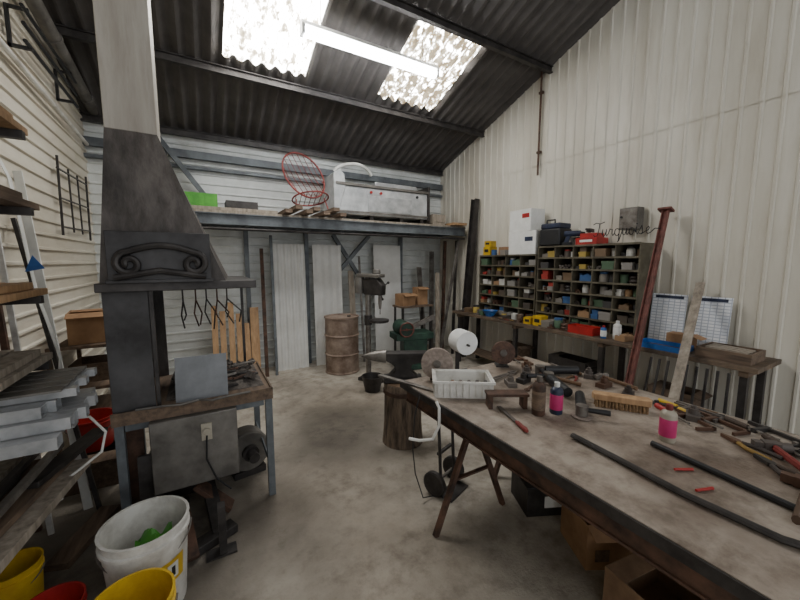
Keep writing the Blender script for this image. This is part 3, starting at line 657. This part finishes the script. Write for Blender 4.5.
b.prism([(-.12,-w,.035),(.12,-w,.035),(.06,-w,.09),(.07,-w,.13),(.20,-w,.16),(.20,-w,.215),(-.13,-w,.215),(-.13,-w,.16),(-.07,-w,.13),(-.06,-w,.09)],(0,2*w,0)); part('body',b,'dsteel',an,bev=.006)
part('horn',B().lathe([(.048,0),(.042,.06),(.026,.13),(.006,.19)],16,(-.13,0,.185),Matrix.Rotation(-math.pi/2,3,'Y')),'steel',an)
an.scale=(1.2,1.2,1.3)
# table-top things
b=B().tray(.40,.26,.11,.012)
for i in range(9):
    for s_ in (-1,1): b.box(-.18+.044*i,-.168+.044*i,s_*.134-.004,s_*.134+.004,.012,.10)
for i in range(5):
    for s_ in (-1,1): b.box(s_*.204-.004,s_*.204+.004,-.11+.05*i,-.098+.05*i,.012,.10)
b.box(-.215,.215,-.145,-.13,.1,.115); b.box(-.215,.215,.13,.145,.1,.115); b.box(-.215,-.2,-.13,.13,.1,.115); b.box(.2,.215,-.13,.13,.1,.115)
solo('plastic_basket',b,'dwhite','dirty white slatted plastic basket on the table','basket',(1.45,1.70,ZT),(0,0,math.radians(-34))).scale=(.9,.9,.95)
for i in range(5): barobj('steel_offcut',(1.37+.045*i,1.66-.03*i,ZT+.03),(1.42+.045*i,1.76-.03*i,ZT+.06),.02,.02,'tool','small steel offcut lying in the basket','steel offcut','offcuts in the basket')
pr=node('paper_roll_holder','white paper towel roll on an upright steel stand','paper roll',(1.67,1.97,ZT),(0,0,math.radians(-12)))
part('base',B().box(-.1,.1,-.02,.09,0,.012),'dsteel',pr); part('upright',B().bar((0,.06,.0),(0,.06,.25),.03,.012).cyl((0,.07,.25),(0,-.12,.25),.008,n=8),'dsteel',pr)
part('paper_roll',B().lathe([(.02,-.08),(.085,-.08),(.087,-.075),(.087,.055),(.085,.06),(.02,.06)],28,(0,-.03,.26),Matrix.Rotation(math.pi/2,3,'X')),'paper',pr)
def wheelstand(loc,m,lab,r=.10):
    n=node('grinding_wheel_stand',lab,'grinding wheel',loc,(0,0,math.radians(-36)),'grinding wheels on the table')
    E=Matrix.Rotation(math.pi/2,3,'X')
    part('base',B().box(-.05,.05,-.0,.10,0,.012).bar((0,.06,.0),(0,.06,.13),.03,.02),'dsteel',n)
    part('motor',B().cyl((0,.02,.125),(0,.10,.125),.045,n=16),'dsteel',n)
    part('wheel',B().lathe([(.015,-.014),(r-.004,-.014),(r,-.01),(r,.01),(r-.004,.014),(.015,.014)],32,(0,-.005,.125),E),m,n)
    part('flange',B().cyl((0,-.03,.125),(0,-.018,.125),.028,n=16),'steel',n)
wheelstand((1.44,1.96,ZT),'abras','large pale abrasive wheel on a small motor stand',.115)
wheelstand((2.08,1.94,ZT),'wheelb','brown buffing wheel on a small motor stand',.095)
bp_=node('pressed_steel_stand','small rusty steel bridge block on the table','steel block',(1.52,1.38,ZT),(0,0,math.radians(-30)))
part('plate',B().box(-.12,.12,-.04,.04,.075,.09),'rust',bp_)
for x in (-.10,.10): part('leg',B().box(x-.012,x+.012,-.035,.035,0,.075),'rust',bp_)
bottle('metal_bottle','dark brown metal thinner bottle on the table',(1.60,1.22,ZT),.22,.036,'rust','oldwood','steel')
bottle('spray_can','clear bottle with magenta and blue label on table',(1.70,1.18,ZT),.18,.034,'navy','pink','white')
bottle('spray_can','bottle with magenta label and dark cap',(1.89,.72,ZT),.18,.034,'beige','pink','dred')
br=node('scrubbing_brush','wooden scrubbing brush with stiff bristles downward','brush',(2.08,1.03,ZT),(0,0,math.radians(-55)))
part('block',B().prism([(-.14,-.035,.042),(.14,-.035,.042),(.15,0,.042),(.14,.035,.042),(-.14,.035,.042),(-.15,0,.042)],(0,0,.036)),'wood',br,bev=.004)
b=B()
for i in range(16):
    for j in range(4): b.cyl((-.125+i*.0167,-.022+j*.0145,.042),(-.125+i*.0167+R.uniform(-.004,.004),-.027+j*.018,0.0),.007,.009,n=6)
part('bristles',b,'bristle',br)['kind']='stuff'
b=B().tube([(0.02,.96,.015),(0.0,.75,.015),(-.03,.5,.016),(-.02,.25,.016),(.06,.08,.016),(.10,-.1,.016)],.016,8,flat=.011)
solo('curved_steel_strip',b,'dsteel','long dark curved steel strip lying on the table','steel strip',(1.50,0,ZT))
b=B().cyl((0,0,.015),(-.10,-.80,.015),.013,n=10); solo('steel_rod',b,'black','long dark steel rod lying on the table','rod',(1.77,.73,ZT))
barobj('flat_steel_bar',(1.12,2.25,ZT+.008),(1.32,1.70,ZT+.008),.035,.012,'steel','steel flat bar laid across the table corner','bar')
put('g',1.84,1.12,ZT,215,.9,'black angle grinder lying beside the brush','angle grinders on the table')
put('g',2.05,1.45,ZT,60,1,'black angle grinder with grey disc on table','angle grinders on the table')
put('g',2.25,1.62,ZT,150,1,'angle grinder lying near the table edge','angle grinders on the table')
G='tools on the big table'
for s_ in [('f',1.4,1.2,70),('b',1.95,1.62,10),('b',2.22,1.82,50),('h',2.2,1.35,100),('p',2.36,1.5,20),('b',2.35,1.28,0),('c',2.33,1.85,70),('w',1.85,1.5,20),('f',2.45,1.6,80),('b',1.82,1.62,60),('b',2.45,1.45,30),('h',2.45,1.12,80),('b',2.3,1.1,20),('t',1.98,1.78,10),('b',2.1,1.72,40),
    ('h',1.62,.25,6),('h',1.63,.17,-4),('h',1.66,.06,4),('u',1.70,.55,150),('u',1.62,.46,160),('h',1.96,.24,40),('p',2.02,.40,60),
    ('e',2.2,.64,60),('y',2.30,.54,70),('y',2.40,.66,80),('c',2.2,.22,50),('c',2.38,.36,70),('g',2.35,.10,120),('p',2.42,.84,90),('t',2.32,.95,110),('p',2.14,.54,70),('b',2.28,.76,20),('h',2.12,.05,60),('p',2.32,.26,100)]:
    big=s_[0] in 'hp' and s_[2]<.6
    put(s_[0],s_[1],s_[2],ZT,s_[3],1.15 if big else 1.0,None,G)
for o in tk.values():
    for c in KIDS[o]: bpy.data.objects.remove(c)
    bpy.data.objects.remove(o)
b=B().tube([(0,0,.0),(.0,-.03,-.03),(-.02,-.06,-.12),(-.06,-.05,-.2),(-.12,0,-.215),(-.16,.05,-.215)],.009,10)
solo('bent_white_tube',b,'dwhite','white bent tube hooked over the table edge','tube',(1.187,1.62,.865))
b=B().tube([(0,0,0),(-.04,.0,-.15),(-.02,.05,-.4),(.02,.08,-.6),(.1,.1,-.82),(.2,.1,-.84)],.004,6)
solo('power_cable',b,'black','thin black cable hanging from the table','cable',(1.187,1.8,.85))
# ------------------------------------------------------------------ forge
fg=node('forge','old sooty blacksmith forge with hood and hearth table','forge',(0,0,0))
X0,X1,Y0,Y1=-.50,.40,2.50,3.25
b=B().box(X0,X1,Y0,Y1,.735,.80); b.box(X0,X1,Y0,Y0+.01,.80,.815); b.box(X1-.01,X1,Y0,Y1,.80,.815); part('hearth_table',b,'oldwood',fg)
for x,y in ((X0+.01,Y0+.01),(X1-.05,Y0+.01),(X0+.01,Y1-.05),(X1-.05,Y1-.05)):
    part('leg',B().box(x,x+.045,y,y+.045,0,.735),'steelblue',fg)
part('rail',B().box(X0+.06,X1-.06,Y0+.02,Y0+.03,.69,.735),'steelblue',fg); part('rail',B().box(X1-.045,X1-.035,Y0+.06,Y1-.06,.25,.29),'steelblue',fg)
b=B(); vs=[];nx,ny=22,16
for j in range(ny+1):
    for i in range(nx+1):
        u,v=i/nx,j/ny; e=min(1,6*min(u,1-u,v,1-v)); vs.append((lerp(-.24,.36,u),lerp(2.62,3.22,v),.802+e*(.03+R.uniform(0,.025)+.03*math.sin(u*3)*math.sin(v*3))))
fs=[(j*(nx+1)+i,j*(nx+1)+i+1,(j+1)*(nx+1)+i+1,(j+1)*(nx+1)+i) for j in range(ny) for i in range(nx)]
b.add(vs,fs)
for i in range(60):
    x=R.uniform(-.2,.34);y=R.uniform(2.66,3.2);r=R.uniform(.012,.036); b.obox((x,y,.85+r*.4),(r*1.7,r*1.4,r*1.3),(R.random()*3,R.random()*3,R.random()*3))
ab=part('coal_bed',b,'ash',fg); ab['kind']='stuff'
for i in range(20):
    x=R.uniform(-.1,.3);y=R.uniform(2.56,2.95);a=R.uniform(-.8,.8);z=.86+.012*(i%4); L=R.uniform(.08,.22)
    barobj('steel_offcut',(x,y,z if y>2.62 else .826),(min(.37,x+L*math.cos(a)),y+L*.4*math.sin(a),z+.01 if y>2.62 else .826),.024,.014,['rust','steel','dsteel'][i%3],'rusty steel offcut lying on the forge hearth','steel offcut','offcuts on the hearth')
zb,zt=1.58,2.46
b=B(); b.hexa([(-.49,2.5,zb),(.14,2.5,zb),(.2,3.25,zb),(-.49,3.25,zb),(-.43,2.62,zt),(-.18,2.62,zt),(-.18,2.87,zt),(-.43,2.87,zt)]); part('hood',b,'soot',fg)
part('hood_rim',B().box(-.51,.32,2.47,3.28,1.53,1.58),'dsteel',fg,bev=.004)
b=B().box(-.44,.06,2.43,2.455,1.58,1.87); b.box(-.45,.07,2.42,2.43,1.58,1.6); part('hood_front_plate',b,'firebox',fg,bev=.003)
def spiral(cx,cz,r0,turns,a0,sgn,n=30):
    return [(cx+(r0*(1-.82*i/n))*math.cos(a0+sgn*turns*2*math.pi*i/n),2.41,cz+(r0*(1-.82*i/n))*math.sin(a0+sgn*turns*2*math.pi*i/n)) for i in range(n+1)]
l=spiral(-.34,1.69,.068,1.4,math.pi/2,1); r=spiral(-.03,1.69,.068,1.4,math.pi/2,-1)
mid=[(lerp(-.34,-.03,t),2.41,1.758+.035*math.sin(math.pi*t)) for t in [i/10 for i in range(1,10)]]
part('scroll_ornament',B().tube(list(reversed(l))+mid+r,.017,8,flat=.018).tube([(-.41,2.41,1.612),(-.2,2.41,1.65),(.03,2.41,1.612)],.018,8),'dsteel',fg)
part('chimney_duct',B().box(-.43,-.18,2.62,2.87,zt,rz(2.62)-.0),'duct',fg,bev=.004)
part('side_screen',B().box(-.49,-.28,2.53,2.54,.80,1.53),'firebox',fg)
part('back_screen',B().box(-.495,-.485,2.54,3.25,.80,1.53).box(-.485,-.26,3.24,3.25,.80,1.53),'soot',fg)
part('hood_post',B().box(.285,.305,3.2,3.22,.80,1.53),'dsteel',fg); part('hood_post',B().box(-.275,-.255,2.53,2.55,.8,1.53),'dsteel',fg)
solo('steel_sheet',B().obox((0,0,.145),(.30,.006,.29),(0,0,0)),'gsheet','plain grey steel sheet propped on the forge table','sheet',(-.03,2.535,.80),(math.radians(-14),0,math.radians(-3)))
part('ash_box',B().box(-.32,.16,2.46,2.75,.27,.73),'sheet',fg,bev=.006)
part('switch',B().cyl((-.02,2.46,.62),(-.02,2.43,.62),.022,n=12).box(-.05,.01,2.45,2.46,.56,.67),'beige',fg)
part('switch_cable',B().tube([(-.02,2.44,.6),(-.03,2.42,.45),(.02,2.42,.3),(.1,2.42,.2)],.006,6),'black',fg)
b=B().tube([(.25,2.48,.82),(.12,2.44,.83),(.02,2.44,.82),(-.05,2.50,.818),(-.15,2.46,.82),(-.25,2.49,.82),(-.38,2.50,.82)],.007,6); solo('forge_hose',b,'sheet','grey cable lying along the forge table edge','cable')
bl=node('forge_blower','round grey steel blower on floor under the forge','blower',(.25,2.92,0),(0,0,math.radians(10)))
part('housing',B().lathe([(.05,-.08),(.15,-.08),(.16,-.07),(.16,.07),(.15,.08),(.05,.08)],28,(0,0,.2),Matrix.Rotation(math.pi/2,3,'X')),'sheet',bl); part('inlet',B().cyl((0,-.08,.2),(0,-.12,.2),.06,n=20).cyl((0,-.12,.2),(0,-.2,.2),.04,n=16),'dsteel',bl)
part('foot',B().box(-.12,.12,-.08,.08,0,.05),'dsteel',bl); part('outlet_pipe',B().tube([(-.1,0,.3),(-.12,0,.45),(-.1,0,.6),(-.1,0,.72)],.04,12),'steel',bl)
for i,(p,q,w,t) in enumerate((((-.15,2.12,.03),(-.2,2.42,.16),.12,.03),((.02,2.26,.03),(-.05,2.75,.2),.08,.05),((-.12,2.2,.025),(.10,2.3,.025),.09,.05),((-.44,2.66,0),(-.42,2.66,.70),.1,.02),((-.4,2.3,.02),(-.2,2.75,.02),.1,.04),((-.48,2.45,.02),(-.3,2.6,.25),.08,.03),((.1,2.5,.02),(-.1,2.56,.22),.1,.03),((-.36,2.5,.0),(-.36,2.56,.5),.08,.03))):
    barobj('steel_offcut',p,q,w,t,['rust','dsteel','dsteel'][i%3],'dark steel offcut lying under the forge','steel offcut','steel offcuts under the forge')
b=B().box(-.09,.07,-.04,.04,0,.012); b.box(-.02,.02,-.03,.03,.012,.30); solo('steel_bracket',b,'dsteel','upright dark steel bracket on the floor','bracket',(.03,2.13,0))
solo('scrap_box',cardbox(.42,.3,.26),'dsteel','dark scrap box below the forge','box',(-.2,2.98,0))
for i,x in enumerate((-.12,-.04,.03,.10,.17)):
    b=B().tube([(0,0,0),(0,0,-.1),(.015+.02*i,-.01,-.2),(0.02*i,0,-.24-.05*(i%3))],.006,6); b.tube([(0,0,0),(0,0,-.1),(-.015,-.01,-.2),(0.01*i,0,-.3)],.006,6); b.ring((0,0,.0),.014,.004,Matrix.Rotation(math.pi/2,3,'X'),n=12,m=5)
    solo('hanging_tongs',b,'rust' if i%2 else 'dsteel','iron tongs hanging from the forge hood','tongs',(x,2.95+.05*(i%3),1.515),group='tongs hanging under the hood')
# ------------------------------------------------------------------ left side
rk=node('lumber_rack','steel cantilever rack holding wood and metal stock','rack',(0,0,0))
for y in (1.2,2.55):
    part('upright',B().box(-1.12,-1.05,y-.03,y+.03,0,2.75),'dsteel',rk)
    for z in (2.36,1.98,1.52,1.16,.90,.55,.22): part('arm',B().box(-1.05,-.74 if z>1 else (-.62 if z>.3 else -.95),y-.02,y+.02,z-.04,z),'dsteel',rk)
shelves=((2.36,'wood'),(1.98,'oldwood'),(1.52,'wood'),(1.16,'greywood'))
for z,m in shelves:
    for i in range(3):
        y1=2.62-.02*i; x=-.79-.1*i
        barobj('wooden_plank',(x,.9,z+.018),(x,y1+R.uniform(0,.08),z+.018),.085,.034,m,'sawn timber plank lying on the cantilever rack','plank','planks on the cantilever rack')
    for i in range(2):
        x=-.82-.12*i
        barobj('wooden_plank',(x,1.0,z+.055),(x,2.55+.06*i,z+.055),.10,.036,m,'sawn timber plank lying on the cantilever rack','plank','planks on the cantilever rack')
def rtube(L,w,h,t=.004):
    b=B(); vs=[]
    for x in (0,L):
        for a,c in ((w/2,0),(w/2-t,t)):
            vs+=[(x,-a,c),(x,a,c),(x,a,h-c),(x,-a,h-c)]
    fs=[]
    for i in range(4):
        j=(i+1)%4
        fs+=[(i,j,8+j,8+i),(4+i,12+i,12+j,4+j),(i,4+i,4+j,j),(8+i,8+j,12+j,12+i)]
    return b.add(vs,fs)
z=.901
for lv,(w_,h_,n_,y0,L) in enumerate(((.075,.055,7,1.98,.44),(.055,.055,8,2.04,.50),(.075,.055,6,2.08,.40),(.055,.04,7,2.16,.47))):
    for j in range(n_):
        solo('aluminium_tube',rtube(L+(.03 if (j+lv)%3==0 else 0),w_-.004,h_-.002),'alu','silver rectangular metal tube stacked on the rack','metal tube',(-1.04,y0+w_*j,z),(0,0,0),'metal tubes on the rack')
    z+=h_+.001
for i in range(5):
    barobj('flat_steel_bar',(-1.02,2.10+.09*i,z+.006),(-.58,2.12+.09*i,z+.006),.07,.010,'sheet','grey flat steel bar stacked on the tubes','bar','flat bars on the rack',bev=0)
for i,(p,q,w,t,m) in enumerate((((-1.0,1.2,.572),(-.9,2.62,.572),.12,.04,'oldwood'),((-.82,1.3,.572),(-.66,2.5,.572),.12,.04,'greywood'),((-.98,1.2,.242),(-.98,2.7,.242),.12,.04,'oldwood'),((-.97,1.1,.622),(-.90,2.4,.622),.1,.035,'dsteel'),((-1.0,1.3,.665),(-.92,2.6,.665),.12,.035,'greywood'),((-.84,1.6,.61),(-.70,2.56,.61),.08,.03,'oldwood'),((-.76,2.2,.645),(-.60,2.75,.645),.08,.03,'dsteel'),((-.78,2.45,.02),(-.62,2.9,.02),.12,.04,'oldwood'),((-.8,1.2,.70),(-.72,2.5,.70),.03,.03,'steel'),((-.86,1.2,.70),(-.80,2.6,.70),.03,.03,'dsteel'))):
    barobj('old_board',p,q,w,t,m,'dark old board stored low on the rack','board','boards low on the rack')
barobj('white_strip',(-.76,3.0,0),(-1.10,3.6,2.35),.05,.012,'white','long white plastic strip leaning on the wall','strip','white strips',up=(0,1,0))
barobj('white_strip',(-.90,2.82,0),(-1.10,3.15,2.2),.03,.015,'dwhite','narrow off-white strip leaning on the wall','strip','white strips',up=(0,1,0))
barobj('dark_bar',(-.68,2.92,0),(-1.10,3.45,2.0),.025,.025,'dsteel','dark square bar leaning on the wall','bar','dark bars on the wall',up=(0,1,0))
barobj('dark_bar',(-.98,2.9,0),(-1.10,3.0,2.3),.03,.03,'rust','rusty square bar leaning on the wall','bar','dark bars on the wall',up=(0,1,0))
b=B().tube([(-1.12,3.02,2.45),(-1.03,3.02,2.42),(-.96,3.02,2.2),(-.93,3.0,1.95),(-.905,2.98,1.7),(-.88,2.96,1.5),(-.83,2.92,1.3),(-.79,2.9,1.1),(-.80,2.88,.98)],.022,8,flat=.006)
st_=node('white_strap','long white strap hanging from the cladding with blue tag','strap',(0,0,0)); part('band',b,'white',st_)
part('blue_tag',B().prism([(-.92,2.95,1.64),(-.83,2.95,1.66),(-.88,2.95,1.74)],(0,.006,0)),'blue',st_)
b=B().tube([(0,0,0),(.10,.02,-.02),(.16,.02,-.12),(.14,0,-.22),(.05,-.03,-.28),(-.03,-.05,-.33),(-.03,-.03,-.42)],.007,8)
solo('white_cable',b,'dwhite','white cable looping down from the rack','cable',(-.66,2.36,.89))
wr=node('wall_bar_rack','black steel bar bracket mounted high on cladding','wall bracket',(-1.13,4.3,3.3))
for z in (0,.12,.24): part('bar',B().cyl((.12,-.6,z),(.12,.65,z),.014,n=8),'black',wr)
for y in (-.5,.5): part('bracket',B().box(0,.13,y-.015,y+.015,-.02,.0).box(0,.02,y-.015,y+.015,-.02,.27).box(0,.13,y-.012,y+.012,.25,.27),'black',wr)
b=B().cyl((-1.02,2.6,3.92),(-1.02,5.7,3.53),.055,n=16); 
for y in (3.2,4.4,5.4): b.cyl((-1.02,y,3.92-.4*(y-2.6)/3.18),(-1.02,y+.04,3.92-.4*(y-2.56)/3.18),.065,n=16)
solo('ventilation_pipe',b,'sheet','grey round pipe running along the cladding','pipe')
b=B().cyl((-1.09,3.2,3.2),(-1.09,5.6,3.10),.02,n=10); solo('wall_conduit',b,'dwhite','thin pale conduit running along the cladding','pipe')
wf=node('wall_frame','thin grey steel frame hung on the cladding','wall frame',(-1.10,4.95,1.95))
for y in (-.5,.45): part('side_rail',B().bar((0,y,0),(0,y+.05,.74),.018,.012),'dsteel',wf)
for z in (.08,.35,.62): part('rung',B().bar((0,-.49,z),(0,.49,z+.03),.014,.012),'dsteel',wf)
for y in (-.15,.15): part('upright_bar',B().bar((0,y,.05),(0,y,.68),.014,.012),'dsteel',wf)
cbz=node('shelf_unit','wooden tool shelf standing against the cladding','shelf unit',(-.88,4.15,0))
for z in (.3,.62,.98): part('shelf',B().box(-.2,.2,-.4,.4,z,z+.025),'oldwood',cbz)
for x in (-.23,.20):
    for y in (-.4,.37): part('post',B().box(x,x+.03,y,y+.03,0,1.005),'oldwood',cbz)
solo('cardboard_box',cardbox(.3,.34,.26),'card','open cardboard box on the wooden shelf','box',(-.86,4.0,1.007),(0,0,.15))
solo('wooden_box',B().tray(.3,.35,.16,.012),'oldwood','dark wooden box on the shelf','box',(-.88,4.1,.647))
solo('wooden_crate',cardbox(.36,.36,.27),'oldwood','dark crate standing on the floor','crate',(-.78,3.42,0))
def bucket(name,lab,loc,r,h,m,handle='steel'):
    n=node(name,lab,'bucket',loc)
    part('tub',B().lathe([(r*.82,0),(r*.83,.005),(r*.97,h*.86),(r*1.03,h*.87),(r*1.03,h*.90),(r*.98,h*.91),(r,h),(r*1.03,h),(r*1.03,h*1.01),(r*.96,h*1.01),(r*.80,.02)],32),m,n)
    part('handle',B().tube([(r*1.05*math.cos(t),-r*1.05*math.sin(t)*.75,h*.88-.55*r*math.sin(t)) for t in [math.pi*i/16 for i in range(17)]],.004,6),handle,n)
    return n
bucket('plastic_bucket','red plastic bucket on a dark crate',(-.80,3.42,.27),.15,.24,'red')
WX,WY=-.30,1.97
wbk=bucket('plastic_bucket','large dirty white plastic bucket on the floor',(WX,WY,0),.18,.44,'dwhite')
def decal(par,r,h,a0,a1,z0,z1,m,name='printed_label',n=8,e=.002):
    b=B(); vs=[];fs=[]
    for i in range(n+1):
        a=math.radians(lerp(a0,a1,i/n))
        for z in (z0,z1):
            rr=lerp(r*.83,r*.97,(z/h)/.86)+e; vs.append((rr*math.cos(a),rr*math.sin(a),z))
    for i in range(n): fs.append((2*i,2*i+2,2*i+3,2*i+1))
    b.add(vs,fs); part(name,b,m,par)
decal(wbk,.18,.44,-66,-28,.17,.29,'yellow'); decal(wbk,.18,.44,-58,-40,.19,.27,'white',e=.004)
decal(wbk,.18,.44,-52,-46,.205,.255,'black','printed_mark',e=.006)
b=B(); vs=[];fs=[]
for j in range(8):
    for i in range(10): vs.append((-.08+.017*i,-.05+.017*j,.03*math.sin(i*1.1+j*.7)+.02*math.cos(j*1.3)+.01*j+.04))
for j in range(7):
    for i in range(9): fs.append((j*10+i,j*10+i+1,(j+1)*10+i+1,(j+1)*10+i))
b.add(vs,fs); solo('green_cloth',b,'green','crumpled green rag lying in the white bucket','rag',(WX+.03,WY,.235))
solo('plaster_dregs',B().lathe([(.15,0),(.155,.20),(.08,.215)],24),'dwhite','dried white plaster in the bucket','plaster',(WX,WY,.022)).scale=(.93,.93,1)
yb=bucket('plastic_bucket','yellow plastic bucket with white and black label',(-.31,1.60,0),.145,.36,'yellow')
decal(yb,.145,.36,-30,25,.16,.30,'paper'); decal(yb,.145,.36,-10,-4,.19,.27,'black','printed_mark',e=.004); decal(yb,.145,.36,2,12,.24,.27,'black','printed_mark',e=.004)
bucket('plastic_bucket','yellow plastic tub beside the rack',(-.83,2.16,0),.10,.30,'yellow')
bucket('plastic_bucket','dark red plastic tub on the floor',(-.62,1.85,0),.11,.27,'red')
# ------------------------------------------------------------------ light, world, camera
w=bpy.data.worlds.new('world'); bpy.context.scene.world=w; w.use_nodes=True
bg=w.node_tree.nodes['Background']; bg.inputs[0].default_value=(.94,.97,1,1); bg.inputs[1].default_value=1.25
cam=bpy.data.cameras.new('camera'); co=bpy.data.objects.new('camera',cam); COL.objects.link(co)
cam.lens=15.525; cam.sensor_width=36; cam.clip_start=.02
co.location=(0,0,1.7); co.rotation_euler=(math.radians(90-6.3),0,math.radians(-30))
bpy.context.scene.camera=co
print('items',cnt)
